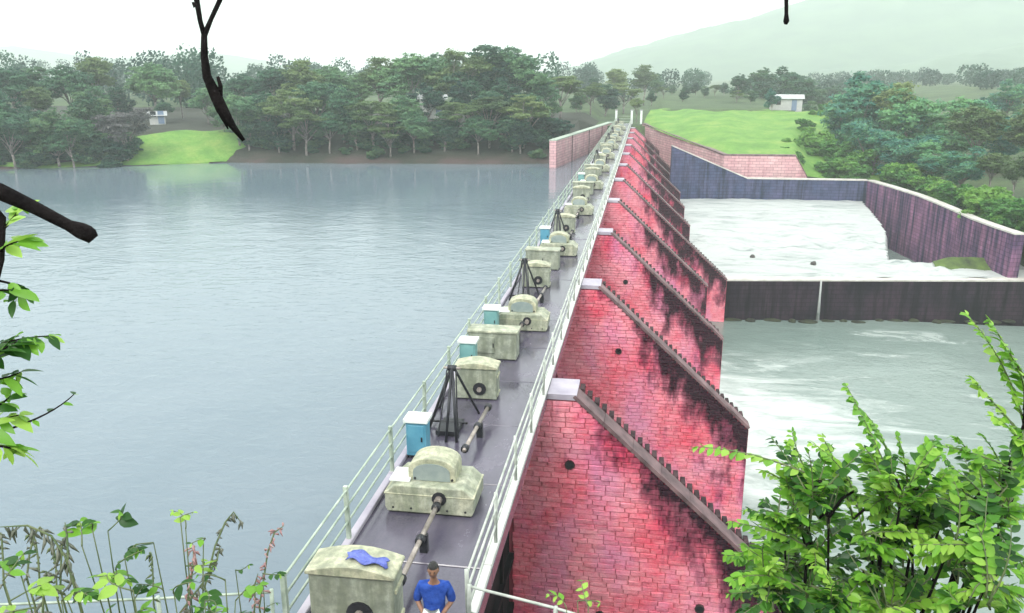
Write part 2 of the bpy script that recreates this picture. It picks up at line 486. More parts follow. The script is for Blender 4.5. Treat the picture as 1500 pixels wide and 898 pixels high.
# reservoir surface: real ripples near, flat far
def sheet(name, mat, xs, ys, zf, keep=lambda x, y: True, smooth=True):
    m = MB(); idx = {}
    for j, y in enumerate(ys):
        for i, x in enumerate(xs):
            idx[i, j] = len(m.v); m.v.append((x, y, zf(x, y)))
    for j in range(len(ys) - 1):
        for i in range(len(xs) - 1):
            if keep((xs[i] + xs[i + 1]) / 2, (ys[j] + ys[j + 1]) / 2):
                m.f.append((idx[i, j], idx[i + 1, j], idx[i + 1, j + 1], idx[i, j + 1]))
    m.t = [None] * len(m.f)
    return m.build(name, mat, smooth=smooth)
rx = list(np.linspace(-420, -80, 35)) + list(np.linspace(-75, -3.4, 60))
ry = list(np.linspace(-30, 160, 96))
struct(sheet('reservoir_water', M_WATER, rx, ry, lambda x, y: WATER + .012 * fbm(x, y, .5, 3)))
px_ = list(np.linspace(-3.3, 40, 60)) + [60, 90, 140]
py_ = list(np.linspace(4, 69.5, 80))
struct(sheet('pool_water', M_POOL, px_, py_, lambda x, y: POOL + .05 * fbm(x, y, .35, 4) + .05 * max(0, 1 - abs(y - 48) / 14) * fbm(x, y, .9, 3)))

# grassy bank above the wing wall
m = MB()
edge = [(-.2, 148.0, -.05), (2.4, 137.0, -.5), (5, 128, -.95), (7.7, 119, -1.4), (10.3, 110.6, -1.9), (12.5, 110.6, -1.9), (15, 110.6, -1.85), (17, 110.6, -1.85), (19.2, 110.6, -1.85), (20.8, 111.2, -4.4), (25, 112.6, -5.0), (31, 114, -5.3)]
edge = [e for a, b in zip(edge[:-1], edge[1:]) for e in [tuple(a[i] + (b[i] - a[i]) * k / 3 for i in range(3)) for k in range(3)]] + [edge[-1]]
back = [(1 + 34 * k / (len(edge) - 1), 158 + 5 * math.sin(k * .4), 2.1 + .1 * math.sin(k)) for k in range(len(edge))]
NV = 16
for j in range(NV + 1):
    v = j / NV
    for a, b in zip(edge, back):
        q = Vector(a).lerp(Vector(b), v)
        q.z = a[2] + (b[2] - a[2]) * (v ** .8) + (.22 * fbm(q.x, q.y, .22, 4) if 0 < v else 0)
        m.v.append(tuple(q))
n = len(edge)
for j in range(NV):
    for i in range(n - 1): m.f.append((j * n + i, j * n + i + 1, (j + 1) * n + i + 1, (j + 1) * n + i))
m.t = [None] * len(m.f)
struct(m.build('grass_bank', M_GRASS, smooth=True))
# grass clearing on the far shore
xs = np.linspace(-73.5, -57, 22); vs = np.linspace(0, 1, 14)
m = MB()
for v in vs:
    for x in xs:
        u = (x + 65.25) / 8.25
        y = shore_y(x) + .6 + v * (15 - 7 * u * u)
        m.v.append((x, y, land_z(x, y) + .16 - 2.2 * max(0, abs(u) - .72 + .35 * fbm(x, y, .25, 3)) - 1.5 * max(0, v - .85 + .3 * fbm(x, y, .3, 3))))
for j in range(13):
    for i in range(21): m.f.append((j * 22 + i, j * 22 + i + 1, (j + 1) * 22 + i + 1, (j + 1) * 22 + i))
m.t = [None] * len(m.f)
struct(m.build('grass_clearing', M_GRASS, smooth=True))
# thin grass margin further left
xs = np.linspace(-90, -60, 26)
m = MB()
for v in (0, .35, .7, 1):
    for x in xs:
        y = shore_y(x) + .3 + v * (1.8 + .9 * fbm(x, 0, .4, 2)); m.v.append((x, y, land_z(x, y) + .12 - .2 * (v == 1)))
for j in range(3):
    for i in range(25): m.f.append((j * 26 + i, j * 26 + i + 1, (j + 1) * 26 + i + 1, (j + 1) * 26 + i))
m.t = [None] * len(m.f)
struct(m.build('grass_margin', M_GRASS, smooth=True))

# hills in the mist
def hill(ridge, Y, depth, seed):
    pts = [atY(x, y, Y) for x, y in ridge]
    m = MB(); nu, nv = 90, 26
    for j in range(nv + 1):
        v = j / nv
        for i in range(nu + 1):
            u = i / nu * (len(pts) - 1); k = min(int(u), len(pts) - 2); q = pts[k].lerp(pts[k + 1], u - k)
            prof = math.sin(min(1, v / .62) * math.pi / 2) ** 1.3 if v < .62 else 1 - .8 * ((v - .62) / .38) ** 1.5
            y = Y + (v - .62) * depth
            r = 7 * fbm(q.x * .01 + seed, y * .012, 1.0, 5) + 2.0 * fbm(q.x * .06, y * .06 + seed, 1, 3)
            m.v.append((q.x, y, max(-3, -2 + (q.z + 2) * prof + r * prof)))
    for j in range(nv):
        for i in range(nu): a = j * (nu + 1) + i; m.f.append((a, a + 1, a + nu + 2, a + nu + 1))
    m.t = [None] * len(m.f)
    return struct(m.build('hill', M_HILL, smooth=True))
hill([(780, 112), (850, 98), (905, 78), (970, 58), (1060, 35), (1150, 10), (1250, -15), (1400, -40), (1600, -50), (1800, -30), (2100, 30)], 1500, 900, 1.0)
hill([(1100, 113), (1220, 104), (1330, 92), (1450, 75), (1600, 50), (1800, 20), (2100, 0)], 1000, 600, 5.0)
hill([(-700, 60), (-400, 70), (-150, 78), (0, 70), (60, 74), (130, 84), (190, 92), (250, 82), (330, 80), (390, 92), (470, 104), (560, 110)], 1700, 800, 9.0)

# ------------------------------------------------------------------ brick piers
def pier_profile(xe):
    z1 = slope_z(xe)
    return [(-4.7, -14), (xe, -14), (xe, z1 - .16), (SLX, -.16), (-2.3, -.16), (-2.3, -.40), (-4.7, -.40)]
def brick_unit(seed):
    r = random.Random(seed); j = lambda a: r.uniform(-a, a)
    # slab 1 x 1 x 1 centred, front towards -y, slightly pillowed and uneven
    b = .06
    fr = [(-.5 + b * .6 + j(.02), -.5 + j(.2), -.5 + b + j(.05)), (.5 - b * .6 + j(.02), -.5 + j(.2), -.5 + b + j(.05)), (.5 - b * .6 + j(.02), -.5 + j(.2), .5 - b + j(.05)), (-.5 + b * .6 + j(.02), -.5 + j(.2), .5 - b + j(.05))]
    md = [(-.5, -.15, -.5), (.5, -.15, -.5), (.5, -.15, .5), (-.5, -.15, .5)]
    bk = [(-.5, .5, -.5), (.5, .5, -.5), (.5, .5, .5), (-.5, .5, .5)]
    fs = [(0, 1, 2, 3)]
    for k in range(4):
        n = (k + 1) % 4
        fs += [(4 + k, 4 + n, n, k), (8 + k, 8 + n, 4 + n, 4 + k)]
    return fr + md + bk, fs
UNITS = [brick_unit(i) for i in range(8)]
UNIT_ME = []
for v_, f_ in UNITS:
    q = MB(); q.add(v_, f_); UNIT_ME.append(q.mesh('brick', M_BRICK))
CH = .148
def brick_list(xe, zmin, seed):
    r = random.Random(seed); out = []
    z = -.20; row = 0
    while z > zmin:
        h = CH * r.uniform(.92, 1.08)
        zt = z - .008
        xr = min(xe - .02, SLX + (-(zt) - .10) / SLK if zt < -.2 else SLX - .02)
        x = -3.15 + (0 if row % 2 else -.0) + r.uniform(0, .05); first = True
        while x < xr - .08:
            L = r.uniform(.30, .56) * (.55 if first and row % 2 else 1); first = False
            x2 = min(x + L, xr)
            if xr - x2 < .12: x2 = xr
            out.append(((x + x2) / 2, z - h / 2, x2 - x - .009, h - .015, r.choice([0, 0, .01, .02, -.01]), r.randrange(8)))
            x = x2
        z -= h; row += 1
    return out
def wall_mesh(bl):
    q = MB()
    for cx, cz, L, h, dy, u in bl:
        vs_, fs_ = UNITS[u]
        q.add([(cx + a * L, -.012 - dy + b * .075, cz + c * h) for a, b, c in vs_], fs_)
    return q.mesh('brickwork', M_BRICK)
def step_mesh(wd):
    q = MB(); q.box((0, 0, 0), (.13, wd, .20)); me = q.mesh('step', M_STEP); return me
STEP_ME = step_mesh(.40)
def coping_mesh(xe):
    q = MB(); p0 = Vector((SLX - .03, 0, .0)); p1 = Vector((xe + .04, 0, slope_z(xe) - .03))
    nrm = Vector((SLK, 0, 1)).normalized()
    L = (p1 - p0).length; nseg = int(L / 1.0)
    d = (p1 - p0) / nseg
    rr = random.Random(3)
    for i in range(nseg):
        a = p0 + d * i; b = p0 + d * (i + 1) - d.normalized() * .012
        t = .0 + rr.uniform(-.008, .012)
        vs = []
        for e in (a, b):
            for yy in (-.07, .60):
                for tt in (-.10, .0 + t): vs.append(e + nrm * tt + Vector((0, yy, 0)))
        q.add(vs, [(0, 1, 3, 2), (4, 6, 7, 5), (0, 4, 5, 1), (2, 3, 7, 6), (1, 5, 7, 3), (0, 2, 6, 4)])
    return fixnormals(q.mesh('coping', M_COPING))
SHORT_X, LONG_X = 4.7, 7.2
shared = {}
for xe in (SHORT_X, LONG_X):
    q = MB(); q.prism(pier_profile(xe), 0.03, 1.0); body = fixnormals(q.mesh('pier_body', M_MORTAR))
    shared[xe] = dict(body=body, wall=wall_mesh(brick_list(xe, -12.2, 21)), coping=coping_mesh(xe))
q = MB(); q.box((-1.83, .53, -.075), (.77, 1.18, .15)); cap_me = q.mesh('cap', M_CAP)
q = MB(); q.tube([(0, -.075, 0), (0, .3, 0)], .10, 10); hole_me = q.mesh('drain_hole', M_PANE)
q = MB()
for k in range(10):
    a0, a1 = [2 * math.pi * (k + d_) / 10 for d_ in (0, 1)]
    q.add([(r_ * math.cos(a), y_, r_ * math.sin(a)) for a in (a0, a1) for r_ in (.10, .135) for y_ in (-.085, .02)],
          [(0, 2, 6, 4), (0, 4, 5, 1), (2, 3, 7, 6)])
rim_me = fixnormals(q.mesh('rim', M_STEP))
BIGB = None
for k in range(NP):
    y = PIER_Y0 + BAY * k
    xe = LONG_X if k == 4 else SHORT_X
    lab = {0: 'black stained pink brick pier with toothed sloping coping, nearest the person in blue',
           4: 'fifth pink brick pier, longer than the others and meeting the dark weir wall'}.get(k, f'{ORD[k]} pink brick buttress pier along the dam, counted from the person in blue')
    t = thing('brick_pier', lab, 'pier', (0, y, 0), 0, 'brick piers along the dam')
    S = shared[xe]
    link('pier_body', S['body'], t)
    if k == 0:
        bl = brick_list(xe, -8.4, 5)
        vis = [b for b in bl if b[1] > -7.4]
        vis.sort(key=lambda b: -b[2] * b[3]); big = set(id(b) for b in vis[:300])
        for b in bl:
            if id(b) in big:
                cx, cz, L, h, dy, u = b
                o = link('brick', UNIT_ME[u], t, (cx, -.012 - dy, cz)); o.scale = (L, .075, h)
        rest = [b for b in bl if id(b) not in big]
        o = link('brickwork', wall_mesh(rest), t); o['kind'] = 'stuff'
        for hx, hz in ((-1.59, -2.0), (-.65, -6.55), (2.05, -6.05), (1.3, -6.9)):
            h_ = link('drain_hole', hole_me, t, (hx, 0, hz)); link('rim', rim_me, h_)
    else:
        o = link('brickwork', S['wall'], t); o['kind'] = 'stuff'
        if k in (1, 2):
            h_ = link('drain_hole', hole_me, t, (-.65, 0, -2.7)); link('rim', rim_me, h_)
    link('coping', S['coping'], t)
    link('cap', cap_me, t)
    nst = int((xe - SLX) / .2)
    for i in range(nst):
        x = SLX + .2 * i + .1
        link('step', STEP_ME, t, (x, .60 + .205, slope_z(x) - .08))

# ------------------------------------------------------------------ deck and gates
t = thing('dam_walkway', 'long wet lilac grey concrete walkway running along the top of the dam', 'walkway', (0, 0, 0))
ys = [6.4, 10.0] + [PIER_Y0 + BAY * (k / 4.0) + .7 for k in range(-3, NP * 4 - 3)] + [DAM_END + 3]
for a, b in zip(ys[:-1], ys[1:]):
    q = MB(); q.box(((DX0 + DX1) / 2, (a + b) / 2, -.16 - R.choice([0, .004, .01])), (DX1 - DX0, b - a - .025, .32)); o = q.build('slab', M_DECK, t); bev(o, .015, 1)
q = MB(); q.box((DX1 - .30, (6.4 + DAM_END) / 2, -.60), (.3, DAM_END - 6.4, .55)); q.build('edge_beam', M_CAP, t)
q = MB(); q.box((DX0 + .30, (6.4 + DAM_END) / 2, -.60), (.3, DAM_END - 6.4, .55)); q.build('edge_beam', M_CAP, t)
for s, x in (('r', DX1 - .075), ('l', DX0 + .075)):
    q = MB()
    for a, b in zip(ys[:-1], ys[1:]):
        if s == 'r' and a < 10: a = 10.3
        q.box((x, (a + b) / 2, .045), (.14, b - a - .03, .10))
    o = q.build('kerb', M_KERB if s == 'r' else M_CAP, t); bev(o, .012, 1)
for k in range(-1, NP):
    y0 = PIER_Y0 + BAY * k + 1.4; y1 = PIER_Y0 + BAY * (k + 1)
    if k == -1: y0 = 8.0
    if k == NP - 1: y1 = DAM_END
    t = thing('sluice_gate', 'black steel sluice gate under the walkway before the ' + ('near' if k < 0 else ORD[k]) + ' brick pier' if k < 0 else
              ('black steel sluice gate under the walkway beyond the ' + ORD[k] + ' brick pier'), 'gate', (-3.30, (y0 + y1) / 2, -12.5), 0, 'sluice gates')
    L = y1 - y0
    q = MB(); q.box((0, 0, 6.0), (.12, L, 12.0)); q.build('skin_plate', M_GATE, t)
    for i in range(7):
        q = MB(); q.box((.13, 0, 1.2 + i * 1.6), (.16, L - .1, .18)); q.build('girder', M_GATE, t)
    for i in range(4):
        q = MB(); q.box((.10, -L / 2 + L * (i + .5) / 4, 6), (.09, .14, 11.4)); q.build('rib', M_GATE, t)

# near abutment slabs (just below the frame) that the railings stand on
t = thing('abutment_landing', 'grey concrete landing at the near end of the walkway', 'landing')
q = MB(); q.box((-1.0, 8.35, -.165), (2.6, 3.7, .33)); bev(q.build('slab', M_DECK, t), .02, 1)
q = MB(); q.box((-1.0, 8.3, -2.4), (2.4, 3.3, 4.2)); q.build('footing', M_CAP, t)
t = thing('abutment_wing', 'grey concrete abutment wing on the reservoir side of the walkway', 'abutment')
q = MB(); q.box((-7.6, 8.1, -.165), (5.26, 3.2, .33)); bev(q.build('slab', M_DECK, t), .02, 1)
q = MB(); q.box((-7.6, 8.0, -3.4), (5.1, 2.9, 6.2)); q.build('footing', M_CAP, t)

# ------------------------------------------------------------------ railings
def railing(name, label, pts, spacing, hs, mat, pr=.035, rr=.022, square=False):
    t = thing(name, label, 'railing', pts[0]); o0 = Vector(pts[0])
    pts = [Vector(p) for p in pts]
    q = MB()
    if square: q.box((0, 0, max(hs) / 2 + .02), (pr * 2, pr * 2, max(hs) + .1))
    else: q.tube([(0, 0, -.02), (0, 0, max(hs) + .03)], pr, 6)
    pm = q.mesh('post', mat, not square)
    for a, b in zip(pts[:-1], pts[1:]):
        n = max(1, round((b - a).length / spacing))
        for i in range(n + (b is pts[-1])):
            o = link('post', pm, t, a.lerp(b, i / n) - o0)
            o.rotation_euler = (R.uniform(-.02, .02), R.uniform(-.025, .025), 0)
    for h in hs:
        q = MB()
        path = []
        for a, b in zip(pts[:-1], pts[1:]):
            n = max(1, round((b - a).length / spacing))
            for i in range(n):
                path.append(a.lerp(b, i / n) - o0 + Vector((R.uniform(-.008, .008), 0, h + R.uniform(-.012, .006))))
        path.append(pts[-1] - o0 + Vector((0, 0, h)))
        q.tube(path, rr, 6); q.build('rail', mat, t, True)
    return t
railing('walkway_railing', 'pale green three-bar railing along the reservoir side of the walkway', [(DX0 + .07, 9.7, .09), (DX0 + .07, DAM_END, .09)], 2.6, (.34, .64, .94), M_RAILG, .036, .022, True)
railing('walkway_railing', 'white three-bar railing along the brick pier side of the walkway', [(DX1 - .06, 10.25, .09), (DX1 - .06, DAM_END, .09)], 2.35, (.34, .64, .94), M_RAIL, .036, .021)
railing('landing_railing', 'weathered pipe railing of the landing beside the person in blue', [(DX1 - .02, 10.1, 0), (-.95, 9.78, 0), (.25, 9.4, 0)], 1.3, (.45, .90), M_RAIL, .035, .022)
railing('wing_railing', 'thin pipe railing running from the walkway over the reservoir abutment', [(-5.0, 9.5, 0), (-6.5, 9.1, 0), (-9.6, 8.4, 0)], 1.6, (.45, .92), M_RAILG, .03, .02)

# ------------------------------------------------------------------ winch gear on the walkway
def make_A():
    t = thing('gear_housing', '', 'gear housing', group='low gear housings with arched hoods')
    # low chamfered base box (front at y=0) with an arched hood on top
    q = MB(); q.prism([(-.82, .03), (.82, .03), (.86, .12), (.86, .40), (.66, .58), (-.66, .58), (-.86, .40), (-.86, .12)], 0, 1.0)
    bev(q.build('base', M_HA, t), .022, 2)
    for bx in (-.7, -.35, .35, .7):
        q = MB(); q.tube([(bx, -.012, .12), (bx, .02, .12)], .022, 6); q.build('bolt', M_BLACK, t)
    q = MB(); q.box((0, .5, .405), (1.745, 1.02, .025)); bev(q.build('flange', M_HT, t), .006, 1)
    q = MB(); q.box((0, .5, .02), (1.58, .92, .06)); q.build('plinth', M_BLACK, t)
    prof = [(-.46, .55), (.46, .55)] + [(.46 * math.cos(a), .80 + .24 * math.sin(a)) for a in [math.pi * i / 10 for i in range(11)]]
    q = MB(); q.prism(prof, .26, .86); h = q.build('hood', M_HT, t); bev(h, .018, 2)
    prof2 = [(-.36, .59), (.36, .59)] + [(.36 * math.cos(a), .76 + .18 * math.sin(a)) for a in [math.pi * i / 10 for i in range(11)]]
    q = MB(); q.prism(prof2, .245, .30); q.build('inspection_plate', M_SLATE, h)
    q = MB(); q.box((-.60, .40, .605), (.40, .52, .05)); bev(q.build('hatch', M_WHITE, t), .012, 1)
    q = MB(); q.tube([(.2, -.02, .36), (.2, .06, .36)], .14, 12); c = q.build('bearing', M_BLACK, t)
    q = MB(); q.tube([(.2, -.14, .36), (.2, 0, .36)], .07, 10); q.build('bush', M_SHAFT, c)
    for x in (-.32, .40):
        q = MB(); q.tube([(x, .23, .63), (x, .28, .63)], .025, 8); q.build('bolt', M_BLACK, t)
    return t
def make_B():
    t = thing('motor_cover', '', 'motor cover', group='tall arched motor covers')
    w_, h_ = .54, .86
    prof = [(-w_, .02), (w_, .02), (w_, h_)] + [(w_ - 2 * w_ * i / 8, h_ + .10 * math.sin(math.pi * i / 8)) for i in range(1, 8)] + [(-w_, h_)]
    q = MB(); q.prism(prof, 0, .5); bev(q.build('body', M_HB, t), .02, 2)
    prof = [(-w_ - .03, h_ - .02), (w_ + .03, h_ - .02), (w_ + .03, h_ + .03)] + [((w_ + .03) * (1 - 2 * i / 8), h_ + .03 + .11 * math.sin(math.pi * i / 8)) for i in range(1, 8)] + [(-w_ - .03, h_ + .03)]
    q = MB(); q.prism(prof, -.05, .55); bev(q.build('lid', M_HT, t), .012, 1)
    q = MB(); q.tube([(.10, -.03, .30), (.10, .05, .30)], .17, 14); c = q.build('opening', M_BLACK, t)
    q = MB(); q.tube([(.10, -.10, .30), (.10, .02, .30)], .06, 10); q.build('shaft_end', M_SHAFT, c)
    for z in (.12, .62):
        q = MB(); q.box((w_ + .012, .25, z), (.03, .4, .05)); q.build('batten', M_HT, t)
    return t
def make_C():
    t = thing('gear_box', '', 'gear box', group='square gear boxes')
    q = MB(); q.box((0, .3, .42), (1.42, .6, .80)); bev(q.build('body', M_HB, t), .025, 2)
    q = MB(); q.box((0, .3, .85), (1.50, .68, .07)); bev(q.build('lid', M_HA, t), .012, 1)
    q = MB(); q.box((-.2, -.012, .45), (.55, .03, .5)); p = q.build('door', M_HB, t); bev(p, .008, 1)
    q = MB(); q.box((.03, -.035, .45), (.03, .03, .12)); q.build('handle', M_BLACK, p)
    q = MB(); q.box((0, .3, .02), (1.34, .54, .06)); q.build('plinth', M_BLACK, t)
    return t
def make_cab(mat):
    t = thing('control_cabinet', '', 'cabinet', group='control cabinets by the railing')
    q = MB(); q.box((0, .2, .46), (.44, .36, .78)); bev(q.build('body', mat, t), .015, 2)
    q = MB(); q.box((0, .2, .89), (.54, .46, .09)); bev(q.build('lid', M_WHITE, t), .015, 2)
    q = MB(); q.box((0, .013, .47), (.36, .02, .62)); d = q.build('door', mat, t); bev(d, .006, 1)
    q = MB(); q.box((.13, -.005, .47), (.03, .03, .10)); q.build('handle', M_BLACK, d)
    for sx in (-.17, .17):
        q = MB(); q.box((sx, .2, .04), (.05, .3, .09)); q.build('foot', M_BLACK, t)
    return t
def make_frame():
    t = thing('hoist_frame', '', 'hoist frame', group='black hoist frames')
    pk = Vector((0, 0, 1.5))
    for fx, fy in ((-.62, 1.15), (-.55, -.15), (.02, -.80), (.26, -.78), (.42, .95)):
        q = MB(); q.tube([(fx, fy, 0), pk + Vector((fx * .06, fy * .06, 0))], .032, 8); q.build('leg', M_BLACK, t, True)
    q = MB(); q.tube([(-.10, 0, 1.5), (.10, 0, 1.5)], .07, 12); p = q.build('pulley', M_BLACK, t, True)
    q = MB(); q.tube([(-.2, 0, 1.5), (.2, 0, 1.5)], .03, 8); q.build('axle', M_SHAFT, p, True)
    for x in (-.12, -.03, .10):
        q = MB(); q.tube([(x, -.02, 1.46), (x * 1.5 + .03, -.35, .72), (x * 2.2 + .05, -.62, .03)], .018, 6); q.build('cable', M_BLACK, t)
    q = MB(); q.tube([(-.585, .1, .10), (.34, .05, .12)], .03, 6); q.build('brace', M_BLACK, t)
    q = MB(); q.box((-.05, -.1, .07), (.5, .8, .10)); q.build('winch_bed', M_BLACK, t)
    return t
def make_shaft(L):
    t = thing('drive_shaft', '', 'drive shaft', group='drive shafts between the housings')
    q = MB(); q.tube([(0, 0, .36), (0, L, .36)], .045, 10); q.build('rod', M_SHAFT, t, True)
    for f in (.04, .5, .94):
        q = MB(); q.tube([(0, L * f - .06, .36), (0, L * f + .06, .36)], .085, 10); q.build('coupling', M_BLACK, t, True)
    q = MB(); q.box((0, L * .5 + .22, .17), (.14, .10, .34)); q.build('bracket', M_BLACK, t)
    return t
pA, pB, pC = make_A(), make_B(), make_C()
pFr, pSh = make_frame(), make_shaft(2.55)
cabs = {'b': make_cab(M_BLUEBOX), 't': make_cab(M_TEALBOX)}
first = set()
def put(proto, loc, label, rz=0, sc_=None):
    if id(proto) in first: o = copy_tree(proto)
    else: o = proto; first.add(id(proto))
    o.location = loc; o.rotation_euler.z = rz; o['label'] = label
    if sc_: o.scale = sc_
    return o
NB = 11
for k in range(NB):
    y = BAY * k; od = ORD[k]
    jx = R.uniform(-.02, .02)
    put(pA, (-3.70 + jx, 13.45 + y, 0), f'{od} low cream gear housing with arched hood, counted from the person in blue', R.uniform(-.03, .03))
    put(pB, (-3.97 + jx, 19.25 + y, 0), f'{od} tall arched motor cover behind a black hoist frame, counted from the blue cabinet', R.uniform(-.03, .03))
    if k not in (2, 5, 8): put(pC, (-4.10 + jx, 22.35 + y, 0), f'{od} square grey green gear box with flat cream lid, counted from the near end', R.uniform(-.03, .03))
    if k not in (3, 4, 6, 9): put(pFr, (-4.15 + jx, 17.45 + y, 0), f'{od} black hoist frame with splayed legs and cables, counted from the blue cabinet', R.uniform(-.05, .05))
    put(pSh, (-3.49, 15.55 + y - (.0), 0), f'{od} worn steel drive shaft running from a low gear housing to a tall motor cover', -.03)
    if k < NB - 1 or True:
        put(pSh, (-3.49, 10.75 + y, 0) if k == 0 else (-3.6, 10.72 + y, 0), f'worn steel drive shaft leading to the front of the {od} low gear housing', .0)
for k, (y, kind, what) in enumerate([(15.7, 'b', 'bright blue control cabinet with white lid beside the reservoir railing and first gear housing'),
                                     (21.2, 't', 'teal control cabinet with white lid beside the first square gear box'),
                                     (24.6, 't', 'teal control cabinet with white lid beside the second low gear housing'),
                                     (39.2, 'b', 'blue control cabinet with white lid beside the third low gear housing'),
                                     (62.6, 't', 'teal control cabinet with white lid beside the fifth low gear housing')]):
    put(cabs[kind], (-4.58 if k != 1 else -4.62, y, 0), what)
# the first cover by the person, seen from its shaft side, with a blue tarpaulin on its lid
o = copy_tree(pB); o.location = (-3.98, 9.98, 0); o.scale = (1.2, 1.0, 1.14)
o['label'] = 'tall motor cover with a blue cloth on its lid, beside the person in blue'
q = MB()
for j in range(9):
    for i in range(13):
        u, v = i / 12, j / 8
        xx = -.08 + .60 * u + .03 * math.sin(v * 7); q.v.append((xx, .06 + .28 * v * (1 - .4 * u) + .04 * math.sin(u * 9), 1.14 * (.90 + .11 * math.cos(math.pi / 2 * xx / .68)) + .035 + .02 * math.sin(u * 11 + v * 4) + .012 * math.sin(v * 13)))
for j in range(8):
    for i in range(12): a = j * 13 + i; q.f.append((a, a + 1, a + 14, a + 13))
q.t = [None] * len(q.f)
o = q.build('folded_cloth', M_TARP, None, True, (-3.98, 9.98, 0))
so = o.modifiers.new('s', 'SOLIDIFY'); so.thickness = .02
tag(o, 'crumpled dark blue cloth lying on the first motor cover', 'cloth')

# ------------------------------------------------------------------ walls at the far end
def ribbon_wall(name, label, mat, pts, thick, cat='wall', topmat=None, topw=.0, toph=.14):
    """pts: (x, y, zbottom, ztop), wall body left of travel thickness `thick`"""
    t = thing(name, label, cat, (pts[0][0], pts[0][1], pts[0][2])); o0 = Vector((pts[0][0], pts[0][1], pts[0][2]))
    P2 = [Vector((p[0], p[1])) for p in pts]; off = []
    for i in range(len(P2)):
        d = (P2[min(i + 1, len(P2) - 1)] - P2[max(i - 1, 0)]).normalized(); off.append(Vector((-d.y, d.x)))
    def strip(za, zb, w0, w1, nm, mt):
        q = MB()
        for i, p in enumerate(pts):
            a = P2[i] + off[i] * w0; b = P2[i] + off[i] * w1
            q.v += [tuple(Vector((a.x, a.y, za(p))) - o0), tuple(Vector((a.x, a.y, zb(p))) - o0), tuple(Vector((b.x, b.y, zb(p))) - o0), tuple(Vector((b.x, b.y, za(p))) - o0)]
        n = len(pts)
        for i in range(n - 1):
            for k in range(4): q.f.append((i * 4 + k, i * 4 + (k + 1) % 4, i * 4 + 4 + (k + 1) % 4, i * 4 + 4 + k))
        q.f += [(0, 1, 2, 3), ((n - 1) * 4 + 3, (n - 1) * 4 + 2, (n - 1) * 4 + 1, (n - 1) * 4)]
        q.t = [None] * len(q.f)
        return link(nm, fixnormals(q.mesh(nm, mt)), t)
    strip(lambda p: p[2], lambda p: p[3], 0, thick, 'wall_body', mat)
    if topmat: strip(lambda p: p[3] - .002, lambda p: p[3] + toph, -topw, thick + topw, 'coping', topmat)
    return t
def dens(pts, n=6):
    out = []
    for a, b in zip(pts[:-1], pts[1:]): out += [tuple(a[i] + (b[i] - a[i]) * k / n for i in range(len(a))) for k in range(n)]
    return out + [pts[-1]]
t = ribbon_wall('wing_wall', 'pale pink retaining wall standing in the reservoir at the far dam end', M_PINKWALL, dens([(-11.35, 108.9, -8, -.15), (-5.6, 152, -8, .0)], 10), .9, topmat=M_RAILG, topw=.06)
for f in (.22, .5, .75):
    q = MB(); q.box((5.75 * f + .05 , 43.1 * f , 5.9), (.16, .10, 4.2), Matrix.Rotation(-.133, 3, 'Z')); q.build('joint_strip', M_COPING, t)
ribbon_wall('wing_wall', 'pale pink sloping retaining wall below the bright green grass bank', M_PINKWALL,
            dens([(-.35, 148, -9, .0), (10.3, 110, -9, -1.85)], 8)[:-1] + dens([(10.3, 110, -9, -1.85), (19.2, 110, -9, -1.8), (20.9, 110.2, -9, -4.5)], 4), .6, topmat=M_COPING, topw=.05, toph=.2)
ribbon_wall('training_wall', 'blue black stone training wall sloping down behind the white water', M_BLUEWALL,
            dens([(3.6, 106.3, -12, -.45), (13.2, 107.7, -12, -4.5), (27.7, 107.9, -12, -4.5)], 6), .8, topmat=M_WALLTOP, topw=.05)
S_ = [(27.7, 107.9, -12, -4.5), (28.6, 101, -12, -4.45), (29.6, 94, -12, -4.5), (30.1, 87, -12, -4.65), (29.9, 80, -12, -4.6), (30.15, 75, -12, -4.55), (30.4, 71.9, -12, -4.5)]
ribbon_wall('training_wall', 'purple and pink streaked stone training wall running beside the right forest', M_PURPWALL, dens(S_, 4), .8, topmat=M_WALLTOP, topw=.05)
# weir
t = ribbon_wall('weir_wall', 'long black stone weir wall with pale crest holding back the white water', M_WEIR, dens([(7.15, 67.6, -14, -8.25), (31.4, 71.2, -14, -8.25), (62, 75.7, -14, -8.25)], 8), 1.0, 'weir', M_WALLTOP, .04, .13)
o0 = Vector((7.15, 67.6, -14))
d_ = Vector((24.25, 3.6, 0)).normalized(); nrm_ = Vector((d_.y, -d_.x, 0))
for i in range(22):                     # worn joint ribs / stones standing proud at the foot
    p = d_ * (0.8 + i * 1.5 + R.uniform(-.4, .4)) + nrm_ * (.25 + R.uniform(-.1, .4))
    q = MB(); bmv = bmesh.new(); bmesh.ops.create_icosphere(bmv, subdivisions=2, radius=1)
    sx, sy, sz = R.uniform(.25, .9), R.uniform(.2, .45), R.uniform(.08, .26)
    q.add([(v.co.x * sx * (1 + .3 * fbm(v.co.x * 2 + i, v.co.y * 2)), v.co.y * sy, v.co.z * sz * (1 + .3 * fbm(v.co.z * 2 + i, v.co.y * 2))) for v in bmv.verts], [tuple(v.index for v in f.verts) for f in bmv.faces]); bmv.free()
    o = q.build('mossy_stone', M_DAMP, None, True, o0 + p + Vector((0, 0, 14 + POOL + .02)))
    tag(o, 'dark mossy stone lying in the pool at the foot of the weir wall', 'stone', 'mossy stones at the weir foot')
jp = atZ(1204, 412, -8.2)
q = MB(); jb = o0 + d_ * ((jp - o0).dot(d_)) + nrm_ * .06
q.tube([jb + Vector((0, 0, 14 - 8.22 - 0 - 14 + 0)) - Vector((0, 0, jb.z + 0)) + Vector((0, 0, jb.z)) if False else Vector((jb.x, jb.y, -8.15)), Vector((jb.x, jb.y, -9.4)) + nrm_ * .05, Vector((jb.x, jb.y, POOL - .05)) + nrm_ * .12], [.07, .09, .15], 8)
